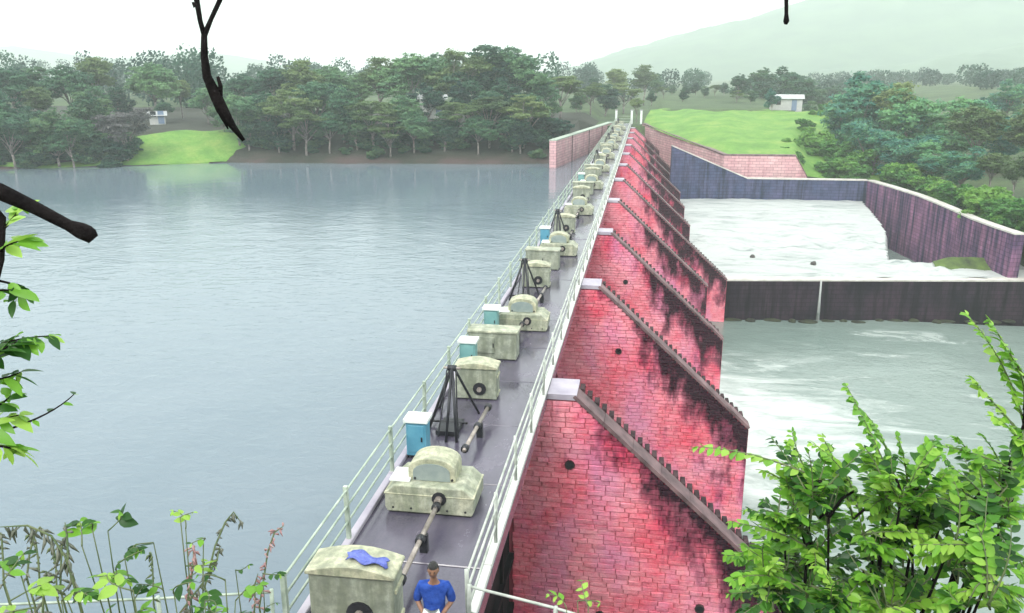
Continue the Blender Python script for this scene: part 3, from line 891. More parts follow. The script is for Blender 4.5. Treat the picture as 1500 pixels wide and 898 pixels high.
tag(q.build('water_jet', M_FOAM, None, True), 'thin white trickle of water running down the black weir wall', 'water jet')

# white water behind the weir: an upper apron that breaks over a sill towards the weir
def wall_x(y):
    for (x0, y0, *_), (x1, y1, *_) in zip(S_[:-1], S_[1:]):
        if y1 <= y <= y0: return x0 + (x1 - x0) * (y - y0) / (y1 - y0)
    return S_[0][0] if y > 100 else S_[-1][0]
def apron_x(y):
    return 22.2 + (y - 76.6) * .235 if y < 88 else 24.88 + (y - 88) * .12
def foam_z(x, y):
    sill = 84.5 + .1 * (x - 5)
    a = 1 / (1 + math.exp(-(y - sill) / 2.2))
    z = -8.12 + 1.1 * a
    rough = .10 + .20 * math.exp(-((y - sill + 3) / 4) ** 2) + (.45 * math.exp(-((x - 24.0) / 2.6) ** 2 - ((y - 74.5) / 2.5) ** 2))
    z += rough * fbm(x, y, .55, 5) + .45 * math.exp(-((x - 23.6) / 1.5) ** 2 - ((y - 75.2) / 1.4) ** 2)
    return z
fx = list(np.linspace(-2.0, 31.2, 170)); fy = list(np.linspace(68.3, 108.2, 170))
wy = lambda x: 68.0 + (x - 7.15) * 3.6 / 24.25
struct(sheet('white_water', M_FOAM, fx, fy, foam_z, lambda x, y: y > wy(x) + .3 and x < wall_x(y) + .6 and (y < 76.4 or x < apron_x(y))))
# the apron's edge drops into a dark side pool under the purple wall
q = MB()
for i in range(40):
    y = 76.2 + 31.5 * i / 39; x = apron_x(y) - .1
    q.v += [(x, y, foam_z(x, y) - .03), (x + .35, y, foam_z(x, y) - .6), (x + .5, y, -12)]
for i in range(39):
    for k in range(2): q.f.append((i * 3 + k, i * 3 + 3 + k, i * 3 + 4 + k, i * 3 + 1 + k))
q.t = [None] * len(q.f); struct(q.build('apron_fall', M_FOAM, smooth=True))
struct(sheet('side_pool_water', M_POOL, list(np.linspace(21, 32, 12)), list(np.linspace(76, 109, 20)), lambda x, y: -11.4))
q = MB(); q.prism([(22.0, -13), (31.0, -13), (31.0, -8.5), (22.0, -8.5)], 75.9, 76.6); o = q.build('splash_sill', M_WEIR); fixnormals(o.data)
tag(o, 'low dark sill behind the white splash under the purple wall', 'sill')
fx2 = list(np.linspace(31.2, 60, 40)); fy2 = list(np.linspace(71, 78, 16))
struct(sheet('overflow_channel_water', M_FOAM, fx2, fy2, lambda x, y: -8.2 + .1 * fbm(x, y, .6, 4), lambda x, y: y > wy(x) + .3))
q = MB()
gxs = np.linspace(25.8, 31.3, 14)
for v in (0, .4, .8, 1.2):
    for x in gxs:
        yy = 74.2 + 1.6 * v + (x - 25) * .05; q.v.append((x, yy, -8.3 + (.75 * v - .3 * max(0, 27 - x)) + .12 * fbm(x, yy, .8)))
for j in range(3):
    for i in range(13): a = j * 14 + i; q.f.append((a, a + 1, a + 15, a + 14))
q.t = [None] * len(q.f); struct(q.build('grass_ledge', M_LEDGE, smooth=True))
for i, (x, y) in enumerate(((1103, 369), (1192, 380))):
    p = atZ(x, y, -7.6)
    q = MB(); bmv = bmesh.new(); bmesh.ops.create_icosphere(bmv, subdivisions=2, radius=.26)
    q.add([tuple(v.co * (1 + .4 * fbm(v.co.x * 3 + i, v.co.y * 3))) for v in bmv.verts], [tuple(v.index for v in f.verts) for f in bmv.faces]); bmv.free()
    o = q.build('rock', M_ROCK, None, True, (p.x, p.y, foam_z(p.x, p.y) + .06))
    tag(o, 'small dark rock breaking the white water, ' + ('darker and nearer the brick piers' if i == 0 else 'fainter and nearer the purple wall'), 'rock')

# ================================================================== OBJECTS
# ------------------------------------------------------------------ trees
def crown_mesh(name, mat, seed, lobes, nleaf, leaf, flat=1.0, spray=.5):
    r = random.Random(seed); q = MB()
    for (c, rx_, rz_) in lobes:
        lt = r.uniform(.15, .85)
        ncl = max(8, int(18 * rx_))
        for _ in range(ncl):
            while True:
                d = Vector((r.gauss(0, 1), r.gauss(0, 1), r.gauss(0, 1)))
                if d.length > .1: break
            d.normalize()
            rr = r.uniform(.55, 1.05)
            cc = Vector(c) + Vector((d.x * rx_ * rr, d.y * rx_ * rr, d.z * rz_ * rr))
            ct = min(1, max(0, lt + r.uniform(-.3, .3)))
            cs = r.uniform(.35, .75) * spray
            for _ in range(nleaf):
                p = cc + Vector((r.gauss(0, cs), r.gauss(0, cs), r.gauss(0, cs * .45 * flat)))
                nn = (d * .6 + Vector((r.gauss(0, .6), r.gauss(0, .6), r.gauss(.5, .6)))).normalized()
                u = nn.orthogonal().normalized(); u = Matrix.Rotation(r.uniform(0, 6.28), 3, nn) @ u; v = nn.cross(u)
                a = leaf * r.uniform(.6, 1.3); b = a * r.uniform(.45, .8)
                q.add([p - u * a, p + v * b * .8 - u * a * .1, p + u * a, p - v * b], [(0, 3, 2, 1)], min(1, max(0, ct + r.uniform(-.2, .2))))
    return q.mesh(name, mat)
def trunk_mesh(seed, H, th, lobes, r0, mat):
    r = random.Random(seed); q = MB()
    top = Vector((r.uniform(-.5, .5), r.uniform(-.5, .5), th))
    path = [Vector((0, 0, -.6)), Vector((r.uniform(-.1, .1), r.uniform(-.1, .1), th * .4)), top]
    q.tube(path, [r0 * 1.25, r0, r0 * .75], 7)
    for (c, rx_, rz_) in lobes:
        c = Vector(c); s = path[1].lerp(top, r.uniform(.2, 1))
        mid = s.lerp(c, .5) + Vector((r.uniform(-.4, .4), r.uniform(-.4, .4), r.uniform(-.3, .4)))
        q.tube([s, mid, c], [r0 * .5, r0 * .32, r0 * .12], 5)
        for _ in range(2):
            e = c + Vector((r.uniform(-1, 1) * rx_, r.uniform(-1, 1) * rx_, r.uniform(-.3, .7) * rz_)); q.tube([mid.lerp(c, .5), e], [r0 * .2, r0 * .05], 4, False)
    return q.mesh('trunk', mat, True)
def make_kind(seed, kind):
    r = random.Random(seed)
    H = 12.0
    if kind == 'broad':    # rounded heavy crown almost to the ground
        lobes = [((r.uniform(-2.6, 2.6), r.uniform(-2.6, 2.6), r.uniform(3.6, 9.3)), r.uniform(1.3, 2.1), r.uniform(1.1, 1.7)) for _ in range(11)] + [((0, 0, 10.1), 1.7, 1.3)]
        return 3.2, lobes, M_LEAF_DARK, .2, 40, .20, 1
    if kind == 'round':    # big rounded billows on a bare pale trunk
        lobes = [((r.uniform(-2.8, 2.8), r.uniform(-2.8, 2.8), r.uniform(5.2, 9.6)), r.uniform(1.5, 2.3), r.uniform(1.2, 1.8)) for _ in range(9)] + [((0, 0, 10.2), 1.9, 1.4)]
        return 4.6, lobes, M_LEAF_MID, .2, 42, .20, 1
    if kind == 'tall':     # tall crown high on the trunk
        lobes = [((r.uniform(-1.9, 1.9), r.uniform(-1.9, 1.9), r.uniform(6, 10.2)), r.uniform(1.1, 1.8), r.uniform(.8, 1.3)) for _ in range(9)] + [((r.uniform(-.5, .5), 0, 10.9), 1.2, .9)]
        return 5.5, lobes, M_LEAF_OLIVE, .16, 36, .19, 1
    if kind == 'layer':    # spreading crown in flat layers
        lobes = []
        for _ in range(11):
            a = r.uniform(0, 6.28); d = r.uniform(.8, 3.9); lobes.append(((d * math.cos(a), d * math.sin(a), 10.6 - .28 * d * d * .5 - r.uniform(0, 3.0)), r.uniform(1.2, 1.9), r.uniform(.4, .65)))
        return 4.8, lobes, M_LEAF_OLIVE, .2, 38, .18, .55
    if kind == 'mauve':
        lobes = [((r.uniform(-3.4, 3.4), r.uniform(-2.5, 2.5), r.uniform(5, 9.5)), r.uniform(1.2, 1.9), r.uniform(.8, 1.2)) for _ in range(11)]
        return 3.4, lobes, M_LEAF_MAUVE, .22, 20, .22, .8
    if kind == 'teal':
        lobes = [((r.uniform(-2.5, 2.5), r.uniform(-2.5, 2.5), r.uniform(3, 9.8)), r.uniform(1.2, 2.0), r.uniform(1.0, 1.6)) for _ in range(13)]
        return 3.0, lobes, M_LEAF_TEAL, .2, 40, .20, 1
    if kind == 'shrub':
        lobes = [((r.uniform(-3.4, 3.4), r.uniform(-3, 3), r.uniform(1.5, 8)), r.uniform(1.8, 2.7), r.uniform(1.5, 2.3)) for _ in range(9)]
        return 1.5, lobes, M_LEAF_LIME, .12, 26, .5, 1
    if kind == 'darkshrub':
        lobes = [((r.uniform(-3.6, 3.6), r.uniform(-3, 3), r.uniform(1.5, 7)), r.uniform(1.8, 2.7), r.uniform(1.5, 2.1)) for _ in range(9)]
        return 1.5, lobes, M_LEAF_DARK, .12, 26, .5, 1
LABEL = {'round': ('broadleaf_tree', ''),
         'broad': ('broadleaf_tree', 'dense dark green round-crowned tree on the far reservoir shore'),
         'tall': ('broadleaf_tree', 'tall olive green tree rising above the others on the far shore'),
         'layer': ('spreading_tree', 'olive green tree with flat spreading layers and pale trunk on the far shore'),
         'mauve': ('spreading_tree', 'greyish mauve spreading tree at the water beside the grass clearing'),
         'teal': ('forest_tree', 'bluish green forest tree on the slope above the purple streaked wall'),
         'shrub': ('shrub', 'bright green shrub growing along the top of the training wall'),
         'darkshrub': ('shrub', 'dark green low shrub at the water line of the far shore')}
PROTO = {}
for kd, n_ in (('round', 3), ('broad', 3), ('tall', 3), ('layer', 3), ('mauve', 1), ('teal', 3), ('shrub', 2), ('darkshrub', 2)):
    for i in range(n_):
        sd_ = hash((kd, i)) if False else sum(map(ord, kd)) * 7 + i * 131
        th, lobes, lm, r0, nl, leaf, flat = make_kind(sd_, kd)
        PROTO[kd, i] = (trunk_mesh(sd_, 12, th, lobes, r0, M_BARK), crown_mesh('crown', lm, sd_, lobes, nl, leaf, flat))
TOPZ = {k: max(v.co.z for v in c.vertices) for k, (t_, c) in PROTO.items()}
def plant(kd, x, y, z, h, label=None, group=None, wide=1.0):
    i = R.choice([k[1] for k in PROTO if k[0] == kd]); tm, cm = PROTO[kd, i]
    nm, lb = LABEL[kd]
    t = thing(nm, label or lb, 'shrub' if 'shrub' in kd else 'tree', (x, y, z), R.uniform(0, 6.28), group or (kd + ' trees'))
    s = h / TOPZ[kd, i]; t.scale = (s * wide * R.uniform(.9, 1.1), s * wide * R.uniform(.9, 1.1), s)
    link('trunk', tm, t); link('crown', cm, t)
    return t
def where(x, front):
    for lim, a in ((150, 'beyond the mauve tree'), (345, 'around the grass clearing'), (600, 'between clearing and white house'), (720, 'beside the half hidden white house'), (2000, 'between white house and pink wall')):
        if x < lim: return ('at the water ' if front else 'in the back row ') + a
SHORT = {'round': 'mid green billowing tree', 'broad': 'dark round-crowned tree', 'tall': 'tall olive tree', 'layer': 'spreading olive tree', 'darkshrub': 'low dark shrub'}
G = {'broad': 'round dark trees of the far shore', 'tall': 'tall olive trees of the far shore', 'layer': 'spreading trees of the far shore', 'darkshrub': 'low shrubs of the far shore'}
# back row: skyline of the far shore (column, top row, kind)
for x, ty, kd, dd in [(-40, 98, 'broad', 22), (8, 100, 'broad', 20), (52, 98, 'broad', 24), (96, 96, 'broad', 20), (134, 84, 'tall', 30), (170, 128, 'broad', 26), (222, 92, 'broad', 28),
                      (262, 118, 'tall', 30), (312, 118, 'broad', 24), (352, 108, 'layer', 22), (398, 98, 'broad', 22), (440, 88, 'tall', 20), (482, 96, 'broad', 24), (522, 108, 'broad', 28),
                      (556, 84, 'tall', 22), (602, 78, 'broad', 20), (642, 78, 'broad', 26), (668, 72, 'tall', 18), (712, 66, 'broad', 20), (752, 68, 'broad', 22), (790, 112, 'layer', 22), (822, 112, 'layer', 30), (866, 122, 'layer', 46)]:
    if kd == 'broad' and R.random() < .5 or kd == 'layer' and R.random() < .45: kd = 'round'
    p = atY(x, 200, shore_y(-60)); Y = shore_y(p.x) + dd; p = atY(x, ty, Y); z = land_z(p.x, Y)
    lb = SHORT[kd] + ' ' + where(x, False); plant(kd, p.x, Y, z - .2, p.z - z + .4, lb, lb + ' group', wide=R.uniform(1.15, 1.4))
# front row at the water
for x, ty, kd, dd in [(-50, 150, 'broad', 5), (-8, 135, 'broad', 8), (30, 150, 'broad', 6), (75, 158, 'broad', 3.5), (118, 135, 'broad', 10), (178, 160, 'mauve', 3.0), (238, 150, 'broad', 22), (300, 130, 'broad', 18),
                      (345, 140, 'layer', 5), (386, 138, 'layer', 8), (425, 130, 'layer', 4), (462, 120, 'broad', 9), (500, 130, 'broad', 6), (545, 148, 'layer', 4.5), (588, 140, 'layer', 6), (622, 122, 'broad', 10),
                      (690, 118, 'broad', 10), (716, 142, 'layer', 5), (735, 120, 'broad', 9), (772, 140, 'layer', 4.5), (808, 138, 'layer', 8), (838, 150, 'layer', 24), (872, 140, 'broad', 46), (890, 138, 'layer', 50),
                      (10, 165, 'broad', 3), (55, 128, 'tall', 13), (98, 172, 'broad', 2.5), (150, 145, 'broad', 9), (360, 165, 'broad', 3.5), (405, 168, 'broad', 3), (445, 160, 'layer', 2.5), (480, 165, 'broad', 3), (520, 160, 'broad', 4),
                      (570, 172, 'layer', 2.2), (605, 165, 'broad', 3.2), (650, 165, 'broad', 3.5), (668, 150, 'layer', 5), (700, 170, 'broad', 2.5), (750, 165, 'broad', 3.2), (792, 170, 'broad', 2.6), (325, 150, 'broad', 9)]:
    if kd == 'broad' and R.random() < .5 or kd == 'layer' and R.random() < .45: kd = 'round'
    p = atY(x, 200, shore_y(-60)); Y = shore_y(min(p.x, -14)) + dd; p = atY(x, ty, Y)
    if p.x > -17.5 + (Y - 114) * .10: p.x = -17.5 + (Y - 114) * .10
    z = land_z(min(p.x, -9.5), Y)
    lb = SHORT[kd] + ' ' + where(x, True) if kd in SHORT else None; plant(kd, p.x, Y, z - .2, p.z - z + .4, lb, (lb or 'mauve tree') + ' group', wide=R.uniform(1.1, 1.4) if kd != 'mauve' else 1.15)
for x in list(range(-30, 215, 26)) + list(range(345, 800, 40)):
    xx = x + R.uniform(-8, 8); p = atY(xx, 236, 110); Y = shore_y(p.x) + R.uniform(1.5, 7); p = atY(xx, 236, Y); z = land_z(p.x, Y)
    if 205 < xx < 340: continue
    for _ in range(3):
        x3 = xx + R.uniform(-16, 16); p3 = atY(x3, 236, 110); Y3 = shore_y(p3.x) + R.uniform(4, 13); p3 = atY(x3, 236, Y3)
        if 200 < x3 < 345: continue
        lb = 'dark undergrowth shrub beneath the trees ' + where(x3, True)[13:]; plant('darkshrub', p3.x, Y3, land_z(p3.x, Y3) - .3, R.uniform(2.0, 3.8), lb, lb + ' group', wide=1.5)
    lb = SHORT['darkshrub'] + ' ' + where(x, True); plant('darkshrub', p.x, Y, z - .2, R.uniform(1.2, 2.4), lb, lb + ' group', wide=1.3)

# right forest above the purple wall
for x, ty, Y, kd in [(1255, 145, 128, 'teal'), (1292, 112, 134, 'teal'), (1318, 128, 126, 'teal'), (1352, 138, 122, 'teal'), (1395, 150, 120, 'teal'), (1432, 165, 112, 'teal'), (1470, 172, 118, 'teal'), (1510, 165, 110, 'teal'),
                     (1285, 190, 116, 'teal'), (1330, 205, 112, 'teal'), (1372, 215, 106, 'teal'), (1415, 225, 100, 'teal'), (1455, 235, 96, 'teal'), (1492, 245, 92, 'teal'), (1525, 230, 88, 'teal'),
                     (1480, 122, 160, 'teal'), (1530, 130, 150, 'teal'), (1420, 150, 145, 'teal'), (1225, 150, 170, 'teal')]:
    p = atY(x, ty, Y); z = land_z(p.x, Y)
    kd = R.choice(['teal', 'teal', 'teal', 'round', 'tall']); lb = {'tall': 'slender olive', 'round': 'mid green billowing', 'teal': 'bluish green', 'broad': 'dark green', 'shrub': 'light green bushy'}[kd] + ' forest tree ' + ('close above the purple streaked wall' if Y < 117 else 'on the higher slope behind the trees by the purple wall' if Y < 140 else 'hazy and far up the slope above the purple wall'); plant(kd, p.x, Y, z - .3, max(3, p.z - z + 1.2), lb, lb + ' group', wide=R.uniform(1.1, 1.4))
for i in range(30):
    f = i / 29; k = f * (len(S_) - 1); a = S_[min(int(k), len(S_) - 2)]; b = S_[min(int(k), len(S_) - 2) + 1]; u = k - min(int(k), len(S_) - 2)
    x = a[0] + (b[0] - a[0]) * u + R.uniform(2.0, 4.2); y = a[1] + (b[1] - a[1]) * u + R.uniform(-1, 2.0)
    lb = 'bright green shrub along the purple wall top, ' + ('near its corner with the blue black wall' if i < 10 else 'along its middle stretch' if i < 20 else 'towards the weir wall'); plant('shrub', x, y, -5.6, R.uniform(1.6, 3.6), lb, lb + ' group', wide=1.2)
for x, ty, Y in [(1176, 196, 134), (1160, 215, 121), (1150, 222, 116), (1168, 226, 113.5), (1182, 200, 128), (1195, 172, 150), (1205, 165, 155), (1200, 190, 124), (1228, 205, 120), (1210, 235, 114), (1240, 228, 113), (1262, 240, 111.5), (1190, 215, 122), (1275, 215, 116), (1185, 180, 140), (1215, 172, 145)]:
    p = atY(x, ty, Y); z = -5 + max(0, (Y - 113) * .16) + (1.8 if x < 1185 else 0)
    plant('shrub', p.x, Y, z - .3, max(2, p.z - z + .3), 'green shrub on the slope between the grass bank and the forest', 'shrubs beside the grass bank', 1.15)
# misty trees behind the grass bank
for x, ty, Y, kd in [(905, 98, 215, 'tall'), (945, 92, 230, 'tall'), (985, 125, 240, 'broad'), (1005, 128, 225, 'broad'), (1048, 122, 210, 'layer'), (1085, 105, 205, 'broad'), (1120, 96, 212, 'broad'), (1150, 94, 204, 'broad'), (1172, 108, 216, 'broad'), (1205, 128, 220, 'broad'),
                     (870, 112, 190, 'broad'), (888, 120, 175, 'broad'), (915, 118, 185, 'layer'), (962, 112, 225, 'broad'), (972, 130, 200, 'layer'), (1020, 118, 230, 'broad'), (1032, 130, 205, 'broad'), (1062, 118, 235, 'broad'), (1105, 112, 240, 'broad'), (1135, 110, 245, 'broad'),
                     (1190, 122, 240, 'broad'), (1225, 120, 235, 'broad'), (1238, 135, 200, 'broad'), (1250, 118, 250, 'broad'), (1000, 140, 190, 'broad'), (1080, 135, 190, 'layer'), (1100, 140, 185, 'broad'), (1190, 145, 185, 'broad'), (1215, 150, 178, 'broad'), (955, 138, 180, 'broad')]:
    p = atY(x, ty, Y); z = land_z(p.x, Y)
    lb = 'misty ' + {'tall': 'slender', 'broad': 'round', 'layer': 'flat-topped'}[kd] + ' tree ' + ('behind the gate at the far dam end' if x < 1010 else 'behind the white house on the grass bank' if x > 1080 else 'behind the bright grass bank')
    plant(kd, p.x, Y, z - .3, max(3, p.z - z), lb, lb + ' group', 1.35)
p = atY(1131, 160, 158); plant('teal', p.x, 158, 1.8, 4.2, 'small dark round tree standing before the white house on the grass bank', 'tree by the white house', 1.0)
p = atY(934, 180, 150); plant('layer', p.x - .3, 154.5, -.3, 4.6, 'sparse grey tree standing behind the white gate at the far dam end', 'tree at the dam end', .7)
# far wood that reads as one mass
q = MB(); r = random.Random(5)
for i in range(290):
    x, y = (r.uniform(-330, -15), r.uniform(150, 380)) if i < 170 else (r.uniform(-10, 330), r.uniform(245, 470))
    z0 = land_z(x, y); h = r.uniform(7, 13) if i < 170 else r.uniform(4.5, 7.5); tn = r.uniform(.2, .8)
    for _ in range(520):
        a = r.uniform(0, 6.28); e = r.uniform(-1, 1); rr = r.uniform(.7, 1.1)
        p = Vector((x + 3.3 * rr * math.cos(a) * math.sqrt(max(0, 1 - e * e * .9)), y + 3.3 * rr * math.sin(a) * math.sqrt(max(0, 1 - e * e * .9)), z0 + h * .5 + h * .46 * e * rr))
        nn = Vector((r.gauss(0, 1), r.gauss(0, 1), r.gauss(.6, 1))).normalized(); u = nn.orthogonal().normalized(); v = nn.cross(u); s = r.uniform(.22, .5)
        q.add([p - u * s, p + v * s * .7, p + u * s, p - v * s * .7], [(0, 3, 2, 1)], min(1, max(0, tn + r.uniform(-.2, .2))))
    q.tube([(x, y, z0 - .5), (x, y, z0 + h * .6)], [.25, .12], 4, False)
o = q.build('far_wood', M_LEAF_DARK); tag(o, 'hazy mass of distant trees behind the far shore', 'wood', kind='stuff')

# ------------------------------------------------------------------ houses
def house(name, label, loc, w_, d_, h_, rz, wall, roof, gable=.9, hip=False):
    t = thing(name, label, 'house', loc, rz)
    q = MB(); q.box((0, 0, h_ / 2 - .3), (w_, d_, h_ + .6)); q.build('wall', wall, t)
    e = .35
    q = MB(); q.prism([(-d_ / 2 - e, h_ - .05), (d_ / 2 + e, h_ - .05), (0.0, h_ + gable)], -w_ / 2 - e, w_ / 2 + e, 'x'); fixnormals(q.build('roof', roof, t).data)
    n = max(2, int(w_ / 2.2))
    for i in range(n):
        x = -w_ / 2 + w_ * (i + .5) / n
        if i == n // 2:
            q = MB(); q.box((x, -d_ / 2 - .02, 1.0), (.9, .06, 2.0)); q.build('door', M_BLUEWASH, t)
        else:
            q = MB(); q.box((x, -d_ / 2 - .01, 1.5), (1.0, .06, 1.0)); f = q.build('window', M_WHITEWALL, t)
            q = MB(); q.box((x, -d_ / 2 - .045, 1.5), (.84, .02, .84)); q.build('pane', M_PANE, f)
    return t
house('cottage', 'small white cottage with pale roof above the grass clearing', (-77.2, 124.2, land_z(-77.2, 124.2)), 2.3, 2.4, 1.3, .5, M_WHITEWALL, M_ROOFG, .6)
p = atY(644, 150, 128)
house('cottage', 'white house half hidden in the tall trees of the far shore', (p.x, 123.5, p.z - 1.6), 3.8, 3.0, 2.3, .25, M_WHITEWALL, M_ROOFG, .6)
house('cottage', 'white house with pale roof behind the bright grass bank', (25.8, 163.0, 1.9), 5.6, 4, 2.2, -.1, M_WHITEWALL, M_ROOFG, .7)
# low field wall before the misty trees and gate at the dam end
t = thing('gate', 'white gate posts with bar gate closing the walkway at the far dam end', 'gate', (-3.6, DAM_END + .6, 0))
for x in (-1.35, 1.35, 3.0):
    q = MB(); q.box((x, 0, 1.1), (.36, .36, 2.3)); bev(q.build('post', M_WHITE, t), .03, 1)
    q = MB(); q.box((x, 0, 2.32), (.48, .48, .14)); q.build('post_cap', M_CAP, t)
for z in (.4, .85, 1.3):
    q = MB(); q.tube([(-1.3, 0, z), (1.3, 0, z)], .035, 6); q.build('bar', M_RAILG, t)

# ------------------------------------------------------------------ person in blue
def skin_mesh(name, verts, edges, radii, mat, sub=2):
    me = bpy.data.meshes.new(name); me.from_pydata([tuple(v) for v in verts], edges, [])
    o = bpy.data.objects.new(name, me); col.objects.link(o)
    o.modifiers.new('skin', 'SKIN'); sm = o.modifiers.new('sub', 'SUBSURF'); sm.levels = sub; sm.render_levels = sub
    sv = me.skin_vertices[0].data
    for i, r_ in enumerate(radii): sv[i].radius = r_ if isinstance(r_, tuple) else (r_, r_)
    sv[0].use_root = True
    dg = bpy.context.evaluated_depsgraph_get(); dg.update()
    out = bpy.data.meshes.new_from_object(o.evaluated_get(dg)); out.name = name
    bpy.data.objects.remove(o); bpy.data.meshes.remove(me)
    out.materials.clear(); out.materials.append(mat)
    out.polygons.foreach_set('use_smooth', [True] * len(out.polygons))
    return out
M_SKIN = simple('brown_skin', (.20, .10, .06), (.27, .14, .09), 8, .5, .1)
M_HAIR = simple('black_hair', (.008, .007, .007), (.02, .018, .018), 60, .4, .6)
M_SHIRT = simple('blue_shirt', (.012, .04, .22), (.04, .10, .42), 9, .85, 1.0, bscale=14, spec=.1)
M_TROUS = simple('dark_trousers', (.012, .016, .035), (.03, .036, .07), 8, .8, .3)
M_BAG = simple('white_cloth', (.66, .72, .72), (.82, .85, .84), 6, .7, .4)
def person(loc, rz):
    # faces local -y; z up; standing with both forearms forward, holding a white cloth bag
    t = thing('person', 'person in a blue shirt and dark trousers holding a white cloth bag on the walkway', 'person', loc, rz)
    J = {'pel': (0, 0, .93), 'wst': (0, .01, 1.06), 'chs': (0, .015, 1.25), 'nkb': (0, .01, 1.43), 'nk': (0, -.01, 1.50), 'hd': (0, -.03, 1.56)}
    V = []; E_ = []; RR = []; ix = {}
    def v(n, p, r_, par=None):
        ix[n] = len(V); V.append(p); RR.append(r_)
        if par: E_.append((ix[par], ix[n]))
    v('pel', (0, 0, .93), (.155, .11)); v('wst', (0, .01, 1.08), (.135, .10), 'pel'); v('chs', (0, .015, 1.27), (.165, .11), 'wst'); v('nkb', (0, .01, 1.42), (.09, .075), 'chs'); v('nk', (0, -.01, 1.50), .052, 'nkb'); v('hd', (0, -.025, 1.58), .06, 'nk')
    hands = {}
    for s, n in ((-1, 'l'), (1, 'r')):
        v('sh' + n, (s * .19, .01, 1.38), .062, 'chs'); v('el' + n, (s * .26, .04, 1.12), .046, 'sh' + n)
        v('wr' + n, (s * .13, -.20, 1.04), .030, 'el' + n); v('pm' + n, (s * .10, -.26, 1.01), (.036, .022), 'wr' + n)
        hands[n] = Vector((s * .09, -.29, 1.0))
        v('hp' + n, (s * .095, 0, .88), .095, 'pel'); v('kn' + n, (s * .11, -.02, .50), .062, 'hp' + n); v('an' + n, (s * .115, .02, .10), .042, 'kn' + n); v('to' + n, (s * .13, -.13, .045), .042, 'an' + n)
        for f in range(5):
            b = Vector((s * (.125 - .02 * f), -.275, 1.015 - .004 * f)) if f else Vector((s * .07, -.25, 1.03))
            L = (.045, .05, .055, .05, .04)[f]
            v(f'f{f}a{n}', b, .011, 'pm' + n); v(f'f{f}b{n}', b + Vector((-s * .008, -.02, -L * .6)), .009, f'f{f}a{n}'); v(f'f{f}c{n}', b + Vector((-s * .014, .004, -L * 1.3)), .008, f'f{f}b{n}')
    # reorder not needed: root is the pelvis vertex
    link('body', skin_mesh('body', V, E_, RR, M_SKIN, 1), t)
    # head
    bmv = bmesh.new(); bmesh.ops.create_uvsphere(bmv, u_segments=24, v_segments=18, radius=1)
    vs_ = []
    for q_ in bmv.verts:
        c = q_.co.copy(); z = c.z
        x = c.x * .076 * (1 - .18 * max(0, -z)); y = c.y * .095 * (1 - .10 * max(0, -z)); zz = z * .118
        if c.y < -.3:
            k = max(0, 1 - abs(c.x) / .22) * max(0, 1 - abs(z + .12) / .28); y -= .022 * k           # nose
            k2 = max(0, 1 - abs(abs(c.x) - .36) / .2) * max(0, 1 - abs(z - .08) / .18); y += .010 * k2   # eye sockets
            k3 = max(0, 1 - abs(c.x) / .35) * max(0, 1 - abs(z + .48) / .1); y -= .006 * k3           # lips
            k4 = max(0, 1 - abs(c.x) / .4) * max(0, 1 - abs(z + .85) / .2); y -= .012 * k4            # chin
        k5 = max(0, 1 - abs(abs(c.x) - 1) / .12) * max(0, 1 - abs(z + .02) / .3) * max(0, 1 - abs(c.y - .05) / .3); x += math.copysign(.02, c.x) * k5  # ears
        vs_.append((x, y - .03, zz + 1.655))
    q = MB(); q.add(vs_, [tuple(w_.index for w_ in f.verts) for f in bmv.faces]); hd = q.build('head', M_SKIN, t, True)
    q = MB()
    hv = []
    for q_ in bmv.verts:
        c = q_.co
        hair = c.z > .35 or (c.y > .0 and c.z > -.45 + (.4 - c.y) * .5)
        k = 1.10 + .05 * fbm(c.x * 4, c.y * 4 + c.z) if hair else .90
        hv.append((c.x * .078 * k, c.y * .098 * k - .028, c.z * .12 * k + 1.66))
    q.add(hv, [tuple(w_.index for w_ in f.verts) for f in bmv.faces]); q.build('hair', M_HAIR, t, True); bmv.free()
    for s in (-1, 1):
        q = MB(); bm2 = bmesh.new(); bmesh.ops.create_uvsphere(bm2, u_segments=8, v_segments=6, radius=.011)
        q.add([tuple(a.co + Vector((s * .029, -.112, 1.665))) for a in bm2.verts], [tuple(a.index for a in f.verts) for f in bm2.faces]); bm2.free(); q.build('eye', M_HAIR, hd, True)
    # shirt: torso and short sleeves; trousers; shoes
    V2 = [(0, 0, .88), (0, .01, 1.08), (0, .015, 1.27), (0, .01, 1.42)]; R2 = [(.19, .145), (.165, .13), (.195, .14), (.10, .085)]; E2 = [(0, 1), (1, 2), (2, 3)]
    for s in (-1, 1):
        k = len(V2); V2 += [(s * .19, .01, 1.385), (s * .245, .035, 1.20), (s * .262, .035, 1.10)]; R2 += [.085, .073, .066]; E2 += [(2, k), (k, k + 1), (k + 1, k + 2)]
    link('shirt', skin_mesh('shirt', V2, E2, R2, M_SHIRT, 2), t)
    V3 = [(0, 0, .96), (0, 0, .90)]; R3 = [(.16, .12), (.165, .125)]; E3 = [(0, 1)]
    for s in (-1, 1):
        k = len(V3); V3 += [(s * .097, 0, .82), (s * .112, -.02, .50), (s * .117, .02, .12)]; R3 += [.112, .085, .068]; E3 += [(1, k), (k, k + 1), (k + 1, k + 2)]
    link('trousers', skin_mesh('trousers', V3, E3, R3, M_TROUS, 2), t)
    for s in (-1, 1):
        q = MB(); q.box((s * .125, -.06, .035), (.095, .26, .07)); o = q.build('shoe', M_HAIR, t); bev(o, .025, 2)
    return t
PX, PY = -2.57, 9.44
person((PX, PY, 0), .12).scale = (.93, .93, .95)
